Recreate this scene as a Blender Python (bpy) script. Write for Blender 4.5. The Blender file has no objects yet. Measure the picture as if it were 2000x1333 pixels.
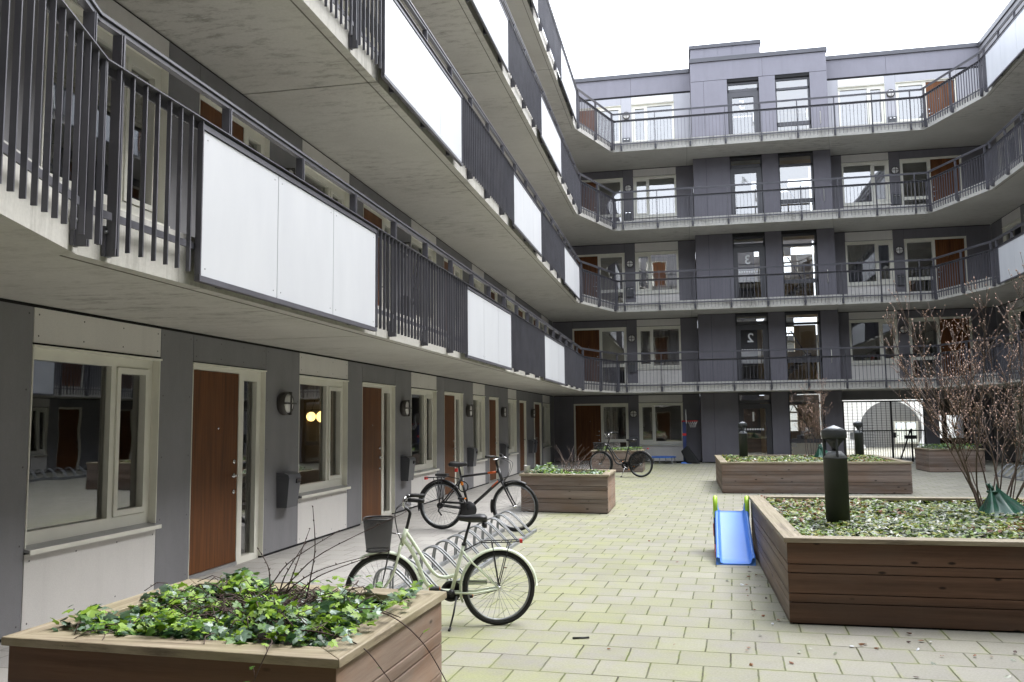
import bpy, math, random
from mathutils import Vector, Matrix
sc = bpy.context.scene
COL = sc.collection
PI = math.pi
def rad(d): return math.radians(d)

# ------------------------------------------------------------------ materials
def new_mat(name):
    m = bpy.data.materials.new(name); m.use_nodes = True
    nt = m.node_tree
    b = nt.nodes['Principled BSDF']
    return m, nt, b
def N(nt, t, **kw):
    n = nt.nodes.new(t)
    for k, v in kw.items(): setattr(n, k, v)
    return n
def pos_coord(nt, scale=(1, 1, 1), rot=(0, 0, 0), loc=(0, 0, 0)):
    g = N(nt, 'ShaderNodeNewGeometry'); mp = N(nt, 'ShaderNodeMapping')
    mp.inputs['Scale'].default_value = scale; mp.inputs['Rotation'].default_value = rot
    mp.inputs['Location'].default_value = loc
    nt.links.new(g.outputs['Position'], mp.inputs['Vector'])
    return mp.outputs['Vector']
def noise(nt, vec, scale=1, detail=5, rough=.55):
    n = N(nt, 'ShaderNodeTexNoise'); n.inputs['Scale'].default_value = scale
    n.inputs['Detail'].default_value = detail; n.inputs['Roughness'].default_value = rough
    nt.links.new(vec, n.inputs['Vector']); return n.outputs['Fac']
def ramp(nt, fac, stops):
    r = N(nt, 'ShaderNodeValToRGB'); els = r.color_ramp.elements
    while len(els) < len(stops): els.new(.5)
    for e, (p, c) in zip(els, stops):
        e.position = p; e.color = tuple(c) + (1,) if len(c) == 3 else c
    nt.links.new(fac, r.inputs['Fac']); return r.outputs['Color']
def g3(v): return (v, v, v)
def mixc(nt, fac, a, b, mode='MIX'):
    m = N(nt, 'ShaderNodeMix', data_type='RGBA', blend_type=mode)
    for s, v in ((0, fac), (6, a), (7, b)):
        if hasattr(v, 'links'): nt.links.new(v, m.inputs[s])
        elif s == 0: m.inputs[0].default_value = v
        else: m.inputs[s].default_value = tuple(v) + (1,)
    return m.outputs[2]
def bump(nt, b, h, strength=.3, dist=.01):
    n = N(nt, 'ShaderNodeBump'); n.inputs['Strength'].default_value = strength
    n.inputs['Distance'].default_value = dist
    nt.links.new(h, n.inputs['Height']); nt.links.new(n.outputs['Normal'], b.inputs['Normal'])
def plain(name, c, rough=.5, metal=0, spec=.5, vary=.12, vscale=3.0):
    m, nt, b = new_mat(name)
    f = noise(nt, pos_coord(nt), vscale, 4)
    lo = tuple(x * (1 - vary) for x in c); hi = tuple(min(1, x * (1 + vary)) for x in c)
    nt.links.new(ramp(nt, f, [(.3, lo), (.7, hi)]), b.inputs['Base Color'])
    b.inputs['Roughness'].default_value = rough; b.inputs['Metallic'].default_value = metal
    b.inputs['Specular IOR Level'].default_value = spec
    return m
M = {}
def fibre(name, c, strength=.1):
    m, nt, b = new_mat(name)
    f = noise(nt, pos_coord(nt, (1, 1, .5)), 2.2, 8, .65)
    f2 = noise(nt, pos_coord(nt, (1, 1, 1)), 160, 2)
    lo = tuple(x * (1 - strength * 1.5) for x in c); hi = tuple(x * (1 + strength * 1.5) for x in c)
    col = ramp(nt, f, [(.28, lo), (.72, hi)])
    st = noise(nt, pos_coord(nt, (7, 7, .28)), 1.0, 5, .6)
    col = mixc(nt, ramp(nt, st, [(.52, g3(0)), (.74, g3(.30))]), col, tuple(x * .68 for x in c))
    col = mixc(nt, .35, col, ramp(nt, f2, [(.3, tuple(x * .8 for x in c)), (.7, tuple(min(1, x * 1.2) for x in c))]))
    nt.links.new(col, b.inputs['Base Color'])
    b.inputs['Roughness'].default_value = .62; b.inputs['Specular IOR Level'].default_value = .35
    bump(nt, b, f2, .06, .002)
    return m
M['dark'] = fibre('fibre_cement_grey', (.212, .210, .221), .11)
M['tower'] = fibre('fibre_cement_charcoal', (.150, .145, .168), .10)
M['light'] = fibre('fibre_cement_pale', (.68, .66, .635), .05)
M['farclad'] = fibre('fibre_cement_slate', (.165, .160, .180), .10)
M['farclad_skylit'] = fibre('fibre_cement_slate_skylit', (.40, .40, .43), .05)  # slate cladding for the top storey, open-sky brightness put into its colour
M['tower_skylit'] = fibre('fibre_cement_charcoal_skylit', (.205, .20, .232), .07)  # charcoal cladding lightened for roof header and tower top, skylight painted in
M['joint'] = plain('joint_black', (.012, .012, .013), .9)
M['screw'] = plain('screw_grey', (.08, .08, .08), .4, .6)
M['frame'] = plain('cream_paint', (.74, .73, .65), .38, vary=.05)
M['alu'] = plain('sill_metal', (.34, .34, .34), .4, .4, vary=.1)
M['steel'] = plain('handle_steel', (.62, .62, .62), .22, 1)
M['rail'] = plain('railing_grey', (.085, .084, .098), .42, vary=.15)
M['inter'] = plain('room_wall', (.30, .29, .26), .9)
M['stairwall'] = plain('stair_wall', (.52, .43, .29), .85, vary=.06)
M['rubber'] = plain('black_rubber', (.012, .012, .012), .7)
M['black'] = plain('black_paint', (.014, .014, .015), .38)
M['blackplastic'] = plain('black_plastic', (.02, .02, .022), .45)
M['chrome'] = plain('chrome', (.7, .7, .7), .14, 1, vary=.03)
M['galv'] = plain('galvanised', (.27, .28, .29), .5, .5, vary=.2, vscale=14)
M['bollard'] = plain('bollard_paint', (.046, .050, .054), .6, vary=.1)
M['bollardtop'] = plain('bollard_louvre', (.26, .275, .29), .4, vary=.1)
M['mint'] = plain('mint_paint', (.72, .79, .62), .22, vary=.06)
M['orange'] = plain('orange_paint', (.62, .10, .012), .3)
M['charcoal'] = plain('charcoal_paint', (.028, .028, .030), .35)
M['mailbox'] = plain('mailbox_plastic', (.080, .083, .092), .38, vary=.08)
M['lampring'] = plain('lamp_ring', (.06, .055, .05), .4)
M['lampglass'] = plain('lamp_opal', (.72, .71, .70), .25, vary=.04)
M['cap'] = plain('roof_flashing', (.075, .075, .085), .4, .3, vary=.08)
M['darkframe'] = plain('stair_frame', (.048, .048, .055), .4)
M['gate'] = plain('gate_black', (.008, .008, .009), .5)
M['render'] = plain('white_render', (.80, .80, .79), .8, vary=.03)
M['digit'] = plain('white_vinyl', (.80, .82, .84), .5, vary=.02)
M['blind'] = plain('blind_white', (.55, .56, .55), .8)
M['blindg'] = plain('curtain_greygreen', (.22, .26, .25), .9)
M['blindw'] = plain('curtain_cream', (.50, .44, .37), .9)
M['red'] = plain('red_plastic', (.60, .03, .025), .35)
M['blue'] = plain('blue_plastic', (.078, .225, .66), .45, vary=.05)
M['navy'] = plain('navy_plastic', (.025, .045, .16), .4)
M['trampblue'] = plain('trampoline_blue', (.02, .15, .62), .5)
M['lime'] = plain('lime_plastic', (.42, .66, .05), .35, vary=.06)
M['baglight'] = plain('net_white', (.7, .7, .7), .6)
M['bag'] = plain('green_bag', (.022, .085, .055), .28, vary=.35, vscale=9)
M['clothblack'] = plain('black_cloth', (.010, .010, .011), .75)
M['twig'] = plain('twig_bark', (.065, .038, .032), .7, vary=.3, vscale=20)
M['bark'] = plain('shrub_bark', (.155, .110, .090), .7, vary=.35, vscale=16)
M['bud'] = plain('bud_tan', (.58, .38, .29), .5, vary=.4, vscale=30)
M['dead'] = plain('dead_leaf', (.20, .09, .05), .7, vary=.4, vscale=20)
M['tin'] = plain('tin_can', (.5, .5, .48), .35, .6)
M['brownpanel'] = plain('brown_boards', (.10, .055, .035), .7)
M['amber'] = plain('amber_reflector', (.75, .22, .02), .25)

def panel_white():
    m, nt, b = new_mat('white_laminate')
    f = noise(nt, pos_coord(nt, (1, 1, .3)), 2.5, 6)
    nt.links.new(ramp(nt, f, [(.3, (.50, .515, .545)), (.7, (.55, .565, .59))]), b.inputs['Base Color'])
    b.inputs['Roughness'].default_value = .38
    return m
M['panel'] = panel_white()
def concrete():
    m, nt, b = new_mat('cast_concrete')
    a = noise(nt, pos_coord(nt), .55, 7, .6)
    s = noise(nt, pos_coord(nt, (3.0, 8.5, 1)), 1.0, 9, .78)
    s2 = noise(nt, pos_coord(nt, (1, 1, 1), loc=(7, 3, 0)), .45, 3)
    fine = noise(nt, pos_coord(nt), 45, 4, .7)
    col = ramp(nt, a, [(.25, (.435, .426, .395)), (.55, (.535, .526, .492)), (.8, (.60, .592, .558))])
    mask = N(nt, 'ShaderNodeMath', operation='MULTIPLY')
    nt.links.new(ramp(nt, s, [(.50, g3(0)), (.63, g3(1))]), mask.inputs[0])
    nt.links.new(ramp(nt, s2, [(.40, g3(.08)), (.62, g3(.85))]), mask.inputs[1])
    col = mixc(nt, mask.outputs[0], col, (.20, .188, .165))
    col = mixc(nt, .22, col, ramp(nt, fine, [(.3, (.26, .25, .22)), (.7, (.6, .58, .53))]))
    nt.links.new(col, b.inputs['Base Color']); b.inputs['Roughness'].default_value = .75
    bump(nt, b, fine, .15, .003)
    return m
M['concrete'] = concrete()
M['groove'] = plain('concrete_groove', (.15, .14, .12), .85)
def door_wood():
    m, nt, b = new_mat('door_veneer')
    f = noise(nt, pos_coord(nt, (30, 30, 1.3)), 1.0, 6, .6)
    f2 = noise(nt, pos_coord(nt, (7, 7, .6)), 1.0, 4)
    col = ramp(nt, f, [(.3, (.062, .022, .007)), (.52, (.135, .049, .014)), (.72, (.20, .078, .023))])
    col = mixc(nt, .4, col, ramp(nt, f2, [(.3, (.050, .018, .006)), (.7, (.18, .068, .020))]))
    nt.links.new(col, b.inputs['Base Color']); b.inputs['Roughness'].default_value = .48; b.inputs['Specular IOR Level'].default_value = .25
    return m
M['door'] = door_wood()
def planks(name, sx, sy, cols, weather, wet=0.0, seed=0.0):
    m, nt, b = new_mat(name)
    f = noise(nt, pos_coord(nt, (sx, sy, 34), loc=(seed, seed, 0)), 1.0, 8, .72)
    w = noise(nt, pos_coord(nt, (1.1, 1.1, 2.6), loc=(seed + 3, 0, 0)), 1.6, 5, .6)
    col = ramp(nt, f, [(.30, cols[0]), (.5, cols[1]), (.72, cols[2])])
    col = mixc(nt, ramp(nt, w, [(.40, g3(0)), (.66, g3(.85))]), col, weather)
    board = noise(nt, pos_coord(nt, (.15, .15, 9.2), loc=(0, 0, seed)), 1.0, 0)
    col = mixc(nt, .45, col, ramp(nt, board, [(.35, tuple(x * .5 for x in cols[1])), (.65, tuple(min(1, x * 1.5) for x in cols[1]))]), 'MIX')
    v = N(nt, 'ShaderNodeTexVoronoi'); v.inputs['Scale'].default_value = 4.2
    nt.links.new(pos_coord(nt, (.9, .9, 2.3), loc=(seed * 1.7, seed, 0)), v.inputs['Vector'])
    kn = ramp(nt, v.outputs['Distance'], [(.0, g3(1)), (.065, g3(.9)), (.13, g3(0))])
    col = mixc(nt, kn, col, tuple(x * .28 for x in cols[0]))
    nt.links.new(col, b.inputs['Base Color']); b.inputs['Roughness'].default_value = .68
    b.inputs['Specular IOR Level'].default_value = .3
    bump(nt, b, f, .45, .004)
    return m
M['plankdark'] = planks('larch_dark', 1.6, 1.6, [(.055, .028, .017), (.125, .068, .042), (.20, .118, .076)], (.125, .085, .062), seed=1.3)
M['plankgrey'] = planks('larch_grey', 1.6, 1.6, [(.105, .078, .064), (.215, .170, .145), (.33, .28, .245)], (.20, .118, .072), seed=4.1)
M['plankside'] = planks('larch_stained', 1.6, 1.6, [(.15, .10, .078), (.26, .195, .158), (.37, .30, .255)], (.25, .112, .05), seed=8.7)
def capwood(name, along):
    m, nt, b = new_mat(name)
    sx, sy = (1.6, 52) if along == 'x' else (52, 1.6)
    f = noise(nt, pos_coord(nt, (sx, sy, 20)), 1.0, 7, .65)
    w = noise(nt, pos_coord(nt), 3.0, 5, .6)
    col = ramp(nt, f, [(.32, (.105, .078, .050)), (.47, (.265, .215, .150)), (.64, (.385, .325, .240))])
    col = mixc(nt, ramp(nt, w, [(.42, g3(0)), (.7, g3(.6))]), col, (.25, .225, .125))
    nt.links.new(col, b.inputs['Base Color']); b.inputs['Roughness'].default_value = .55
    bump(nt, b, f, .2, .003)
    return m
M['capx'] = capwood('cap_board_x', 'x'); M['capy'] = capwood('cap_board_y', 'y')
def soil():
    m, nt, b = new_mat('dark_soil')
    f = noise(nt, pos_coord(nt), 18, 6, .7)
    nt.links.new(ramp(nt, f, [(.35, (.010, .008, .006)), (.7, (.04, .03, .022))]), b.inputs['Base Color'])
    b.inputs['Roughness'].default_value = .95; bump(nt, b, f, .8, .03)
    return m
M['soil'] = soil()
def leaf(name, c, rough=.35, spec=.5, vary=.3):
    m, nt, b = new_mat(name)
    f = noise(nt, pos_coord(nt), 11, 3)
    lo = tuple(x * (1 - vary) for x in c); hi = tuple(min(1, x * (1 + vary)) for x in c)
    nt.links.new(ramp(nt, f, [(.35, lo), (.65, hi)]), b.inputs['Base Color'])
    b.inputs['Roughness'].default_value = rough; b.inputs['Specular IOR Level'].default_value = spec
    tr = N(nt, 'ShaderNodeBsdfTranslucent'); tr.inputs['Color'].default_value = tuple(min(1, x * 1.3) for x in c) + (1,)
    mx = N(nt, 'ShaderNodeMixShader'); mx.inputs[0].default_value = .22
    out = nt.nodes['Material Output']
    nt.links.new(b.outputs[0], mx.inputs[1]); nt.links.new(tr.outputs[0], mx.inputs[2])
    nt.links.new(mx.outputs[0], out.inputs['Surface'])
    return m
M['ivy1'] = leaf('ivy_bright', (.21, .34, .03), .48); M['ivy2'] = leaf('ivy_mid', (.085, .18, .028), .45)
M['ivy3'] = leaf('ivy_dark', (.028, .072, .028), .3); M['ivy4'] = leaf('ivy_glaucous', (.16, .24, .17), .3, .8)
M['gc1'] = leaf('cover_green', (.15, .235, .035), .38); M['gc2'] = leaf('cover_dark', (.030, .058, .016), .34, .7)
M['gc3'] = leaf('cover_pale', (.24, .265, .185), .30, .9); M['gc4'] = leaf('cover_rust', (.20, .085, .03), .45)
M['gc5'] = leaf('cover_olive', (.25, .255, .045), .4)
def glass(name, tint, ior):
    m, nt, b = new_mat(name); nt.nodes.remove(b)
    fr = N(nt, 'ShaderNodeFresnel'); fr.inputs['IOR'].default_value = ior
    tr = N(nt, 'ShaderNodeBsdfTransparent'); tr.inputs['Color'].default_value = tint + (1,)
    gl = N(nt, 'ShaderNodeBsdfGlossy'); gl.inputs['Roughness'].default_value = .012
    wv = noise(nt, pos_coord(nt), 1.3, 2)
    bp = N(nt, 'ShaderNodeBump'); bp.inputs['Strength'].default_value = .05; bp.inputs['Distance'].default_value = .02
    nt.links.new(wv, bp.inputs['Height']); nt.links.new(bp.outputs[0], gl.inputs['Normal'])
    mx = N(nt, 'ShaderNodeMixShader')
    nt.links.new(fr.outputs[0], mx.inputs[0]); nt.links.new(tr.outputs[0], mx.inputs[1]); nt.links.new(gl.outputs[0], mx.inputs[2])
    nt.links.new(mx.outputs[0], nt.nodes['Material Output'].inputs['Surface'])
    return m
M['glass'] = glass('window_glass', (.72, .77, .75), 3.5)
M['sglass'] = glass('stair_glass', (.80, .84, .84), 3.3)
def mesh_wire():
    m, nt, b = new_mat('basket_mesh')
    b.inputs['Base Color'].default_value = (.012, .012, .013, 1); b.inputs['Roughness'].default_value = .7
    tr = N(nt, 'ShaderNodeBsdfTransparent'); mx = N(nt, 'ShaderNodeMixShader'); mx.inputs[0].default_value = .70
    nt.links.new(tr.outputs[0], mx.inputs[1]); nt.links.new(b.outputs[0], mx.inputs[2])
    nt.links.new(mx.outputs[0], nt.nodes['Material Output'].inputs['Surface'])
    return m
M['basket'] = mesh_wire()
def emit(name, c, s):
    m, nt, b = new_mat(name)
    b.inputs['Base Color'].default_value = c + (1,)
    b.inputs['Emission Color'].default_value = c + (1,); b.inputs['Emission Strength'].default_value = s
    return m
M['lampwarm'] = emit('lit_warm_globe', (1.0, .60, .20), 1.5)
def paving():
    m, nt, b = new_mat('paving_slabs')
    vec = pos_coord(nt, rot=(0, 0, rad(3.2)), loc=(.07, .08, 0))
    br = N(nt, 'ShaderNodeTexBrick'); br.offset = .5; br.squash = 1
    br.inputs['Scale'].default_value = 1; br.inputs['Brick Width'].default_value = .318
    br.inputs['Row Height'].default_value = .325; br.inputs['Mortar Size'].default_value = .0062
    br.inputs['Mortar Smooth'].default_value = .25; br.inputs['Bias'].default_value = 0
    br.inputs['Color1'].default_value = (.18, .168, .14, 1); br.inputs['Color2'].default_value = (.305, .288, .245, 1)
    br.inputs['Mortar'].default_value = (.33, .32, .28, 1)
    dn = N(nt, 'ShaderNodeTexNoise'); dn.inputs['Scale'].default_value = 9; dn.inputs['Detail'].default_value = 3
    nt.links.new(vec, dn.inputs['Vector'])
    va = N(nt, 'ShaderNodeVectorMath', operation='MULTIPLY_ADD'); va.inputs[1].default_value = (.010, .010, 0)
    nt.links.new(dn.outputs['Color'], va.inputs[0]); nt.links.new(vec, va.inputs[2])
    nt.links.new(va.outputs[0], br.inputs['Vector'])
    pos = pos_coord(nt)
    big = noise(nt, pos, .9, 6, .6); fine = noise(nt, pos, 70, 3, .7); mid = noise(nt, pos, 5.5, 6, .7)
    col = mixc(nt, .48, br.outputs['Color'], ramp(nt, big, [(.3, (.195, .182, .152)), (.7, (.30, .283, .240))]))
    # damp stain blotches
    col = mixc(nt, ramp(nt, mid, [(.55, g3(0)), (.72, g3(.6))]), col, (.19, .162, .14))
    # moss / algae film away from the sheltered walk
    sep = N(nt, 'ShaderNodeSeparateXYZ'); g = N(nt, 'ShaderNodeNewGeometry')
    nt.links.new(g.outputs['Position'], sep.inputs[0])
    mr = N(nt, 'ShaderNodeMapRange'); mr.inputs['From Min'].default_value = -2.75; mr.inputs['From Max'].default_value = -2.15
    nt.links.new(sep.outputs['X'], mr.inputs['Value'])
    mr2 = N(nt, 'ShaderNodeMapRange'); mr2.inputs['From Min'].default_value = 1.3; mr2.inputs['From Max'].default_value = -1.2
    mr2.inputs['To Min'].default_value = .18
    nt.links.new(sep.outputs['X'], mr2.inputs['Value'])
    mm0 = N(nt, 'ShaderNodeMath', operation='MULTIPLY')
    nt.links.new(mr.outputs[0], mm0.inputs[0]); nt.links.new(mr2.outputs[0], mm0.inputs[1])
    mos = noise(nt, pos_coord(nt, loc=(2, 9, 0)), 1.7, 8, .72)
    mm = N(nt, 'ShaderNodeMath', operation='MULTIPLY')
    nt.links.new(mm0.outputs[0], mm.inputs[0]); nt.links.new(ramp(nt, mos, [(.38, g3(.05)), (.66, g3(.78))]), mm.inputs[1])
    col = mixc(nt, mm.outputs[0], col, (.275, .295, .085))
    bh_ = N(nt, 'ShaderNodeTexBrick'); bh_.offset = .5; bh_.squash = 1
    bh_.inputs['Scale'].default_value = 1; bh_.inputs['Brick Width'].default_value = .318; bh_.inputs['Row Height'].default_value = .325
    bh_.inputs['Mortar Size'].default_value = .034; bh_.inputs['Mortar Smooth'].default_value = 1
    nt.links.new(va.outputs[0], bh_.inputs['Vector'])
    hn = noise(nt, pos_coord(nt, loc=(5, 1, 0)), 3.4, 5, .7)
    hm_ = N(nt, 'ShaderNodeMath', operation='MULTIPLY'); nt.links.new(bh_.outputs['Fac'], hm_.inputs[0]); nt.links.new(ramp(nt, hn, [(.46, g3(0)), (.68, g3(.85))]), hm_.inputs[1])
    hm2 = N(nt, 'ShaderNodeMath', operation='MULTIPLY'); nt.links.new(hm_.outputs[0], hm2.inputs[0]); nt.links.new(mr.outputs[0], hm2.inputs[1])
    col = mixc(nt, hm2.outputs[0], col, (.24, .26, .07))
    dry = N(nt, 'ShaderNodeMath', operation='SUBTRACT'); dry.inputs[0].default_value = 1
    nt.links.new(mr.outputs[0], dry.inputs[1])
    col = mixc(nt, dry.outputs[0], col, mixc(nt, .5, br.outputs['Color'], (.34, .328, .322)))
    col = mixc(nt, .14, col, ramp(nt, fine, [(.3, g3(.12)), (.7, g3(.6))]))
    # joints: mossy outside, grey under the galleries; joint strength varies
    jn = noise(nt, pos, 2.4, 4)
    jm = N(nt, 'ShaderNodeMath', operation='MULTIPLY'); nt.links.new(br.outputs['Fac'], jm.inputs[0])
    nt.links.new(ramp(nt, jn, [(.3, g3(.55)), (.6, g3(1))]), jm.inputs[1])
    jcol = mixc(nt, mr.outputs[0], (.17, .155, .14), ramp(nt, mid, [(.42, (.05, .042, .024)), (.60, (.10, .125, .022))]))
    col = mixc(nt, jm.outputs[0], col, jcol)
    nt.links.new(col, b.inputs['Base Color']); b.inputs['Roughness'].default_value = .72
    b.inputs['Specular IOR Level'].default_value = .35
    inv = N(nt, 'ShaderNodeMath', operation='SUBTRACT'); inv.inputs[0].default_value = 1
    nt.links.new(br.outputs['Fac'], inv.inputs[1])
    bump(nt, b, inv.outputs[0], .6, .006)
    return m
M['paving'] = paving()
def siding():
    m, nt, b = new_mat('grey_siding')
    w = N(nt, 'ShaderNodeTexWave', bands_direction='Z'); w.inputs['Scale'].default_value = 2.6
    nt.links.new(pos_coord(nt), w.inputs['Vector'])
    nt.links.new(ramp(nt, w.outputs['Fac'], [(.0, (.13, .13, .125)), (.12, (.235, .235, .23)), (1, (.25, .25, .245))]), b.inputs['Base Color'])
    b.inputs['Roughness'].default_value = .8
    return m
M['siding'] = siding()

# ------------------------------------------------------------------ mesh builder
class MB:
    def __init__(s): s.v = []; s.f = []; s.m = []; s.sm = []; s.mats = []
    def mi(s, mat):
        m = M[mat] if isinstance(mat, str) else mat
        if m not in s.mats: s.mats.append(m)
        return s.mats.index(m)
    def add(s, vs, fs, mat, smooth=False):
        o = len(s.v); k = s.mi(mat); s.v.extend([tuple(p) for p in vs])
        for f in fs: s.f.append(tuple(i + o for i in f)); s.m.append(k); s.sm.append(smooth)
    def box(s, x0, x1, y0, y1, z0, z1, mat):
        if x0 > x1: x0, x1 = x1, x0
        if y0 > y1: y0, y1 = y1, y0
        if z0 > z1: z0, z1 = z1, z0
        vs = [(x0, y0, z0), (x1, y0, z0), (x1, y1, z0), (x0, y1, z0), (x0, y0, z1), (x1, y0, z1), (x1, y1, z1), (x0, y1, z1)]
        s.add(vs, [(3, 2, 1, 0), (4, 5, 6, 7), (0, 1, 5, 4), (1, 2, 6, 5), (2, 3, 7, 6), (3, 0, 4, 7)], mat)
    def hexa(s, bottom, top, mat):
        s.add(list(bottom) + list(top), [(3, 2, 1, 0), (4, 5, 6, 7), (0, 1, 5, 4), (1, 2, 6, 5), (2, 3, 7, 6), (3, 0, 4, 7)], mat)
    def poly(s, pts, mat): s.add(pts, [tuple(range(len(pts)))], mat)
    def prism(s, pts2, z0, z1, mat):
        n = len(pts2)
        s.add([(x, y, z0) for x, y in pts2] + [(x, y, z1) for x, y in pts2],
              [tuple(range(n - 1, -1, -1)), tuple(range(n, 2 * n))] + [(i, (i + 1) % n, n + (i + 1) % n, n + i) for i in range(n)], mat)
    def tube(s, pts, r, mat, n=8, closed=False, r1=None, smooth=True):
        pts = [Vector(p) for p in pts]; k = len(pts)
        rings = []; nrm = None
        for i, p in enumerate(pts):
            if closed: t = (pts[(i + 1) % k] - pts[i - 1])
            else: t = (pts[min(i + 1, k - 1)] - pts[max(i - 1, 0)])
            if t.length < 1e-9: t = Vector((0, 0, 1))
            t.normalize()
            if nrm is None:
                a = Vector((0, 0, 1)) if abs(t.z) < .9 else Vector((1, 0, 0))
                nrm = t.cross(a).normalized()
            else:
                nrm = (nrm - t * nrm.dot(t))
                nrm = nrm.normalized() if nrm.length > 1e-6 else t.orthogonal().normalized()
            bn = t.cross(nrm)
            rr = r if r1 is None else r + (r1 - r) * i / max(1, k - 1)
            rings.append([p + (nrm * math.cos(2 * PI * j / n) + bn * math.sin(2 * PI * j / n)) * rr for j in range(n)])
        vs = [q for rg in rings for q in rg]; fs = []
        for i in range(k if closed else k - 1):
            a, b = i * n, ((i + 1) % k) * n
            for j in range(n):
                fs.append((a + j, a + (j + 1) % n, b + (j + 1) % n, b + j))
        if not closed: fs += [tuple(range(n - 1, -1, -1)), tuple(range((k - 1) * n, k * n))]
        s.add(vs, fs, mat, smooth)
    def lathe(s, prof, c, mat, n=24, axis='z', smooth=True):
        vs = []; fs = []
        for r, h in prof:
            for j in range(n):
                a = 2 * PI * j / n; x, y = r * math.cos(a), r * math.sin(a)
                if axis == 'z': vs.append((c[0] + x, c[1] + y, c[2] + h))
                elif axis == 'y': vs.append((c[0] + x, c[1] + h, c[2] - y))
                else: vs.append((c[0] + h, c[1] + x, c[2] + y))
        for i in range(len(prof) - 1):
            for j in range(n):
                fs.append((i * n + j, i * n + (j + 1) % n, (i + 1) * n + (j + 1) % n, (i + 1) * n + j))
        fs.append(tuple(range(n - 1, -1, -1))); fs.append(tuple(range((len(prof) - 1) * n, len(prof) * n)))
        s.add(vs, fs, mat, smooth)
    def mesh(s, name):
        me = bpy.data.meshes.new(name); me.from_pydata(s.v, [], s.f)
        for m in s.mats: me.materials.append(m)
        me.polygons.foreach_set('material_index', s.m); me.polygons.foreach_set('use_smooth', s.sm)
        me.update()
        return me
    def build(s, name, parent=None, loc=None, world=None):
        return put(name, s.mesh(name), parent, loc, world)
def put(name, me, parent=None, loc=None, world=None):
    o = bpy.data.objects.new(name, me); COL.objects.link(o)
    if parent is not None: o.parent = parent
    if world is not None:                      # world matrix, under an unscaled chain of parents
        pm = chain(parent) if parent is not None else Matrix()
        o.matrix_basis = pm.inverted() @ world
    elif loc is not None: o.location = loc
    return o
def chain(o):
    m = o.matrix_basis.copy()
    return chain(o.parent) @ m if o.parent else m
def bevel(o, w=.004, seg=2):
    b = o.modifiers.new('edge', 'BEVEL'); b.width = w; b.segments = seg; b.limit_method = 'ANGLE'; b.angle_limit = rad(40)
    return o
def tag(o, label=None, cat=None, group=None, kind=None):
    if label: o['label'] = label
    if cat: o['category'] = cat
    if group: o['group'] = group
    if kind: o['kind'] = kind
    return o
def thing(name, label, cat, loc=(0, 0, 0), rz=0, group=None):
    o = bpy.data.objects.new(name, None); COL.objects.link(o); o.empty_display_size = .2
    o.location = loc; o.rotation_euler = (0, 0, rz)
    return tag(o, label, cat, group)
def children(o): return [c for c in bpy.data.objects if c.parent == o]
def copy_tree(o, parent=None):
    c = o.copy(); COL.objects.link(c)
    if parent is not None: c.parent = parent
    for ch in children(o): copy_tree(ch, c)
    return c
def spline(pts, n=6):
    P = [Vector(p) for p in pts]; out = []
    for i in range(len(P) - 1):
        p0, p1, p2, p3 = P[max(0, i - 1)], P[i], P[i + 1], P[min(len(P) - 1, i + 2)]
        for j in range(n):
            t = j / n
            out.append(.5 * ((2 * p1) + (p2 - p0) * t + (2 * p0 - 5 * p1 + 4 * p2 - p3) * t * t + (3 * p1 - p0 - 3 * p2 + p3) * t ** 3))
    out.append(P[-1]); return out
# ------------------------------------------------------------------ the courtyard building
WX, BY, RX, NY = -4.705, 30.95, 10.405, -.97          # facade planes: left, far, right, near
SOF = [2.41, 5.165, 7.998, 10.776, 13.55]             # soffit over each storey
FLO = [0.0] + [z + .325 for z in SOF[:4]]             # floor of each storey
TOP = [2.10, 2.14, 2.14, 2.14, 2.14]                  # head of the openings above the floor
G = .004
R = random.Random(11)
_cache = {}

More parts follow.
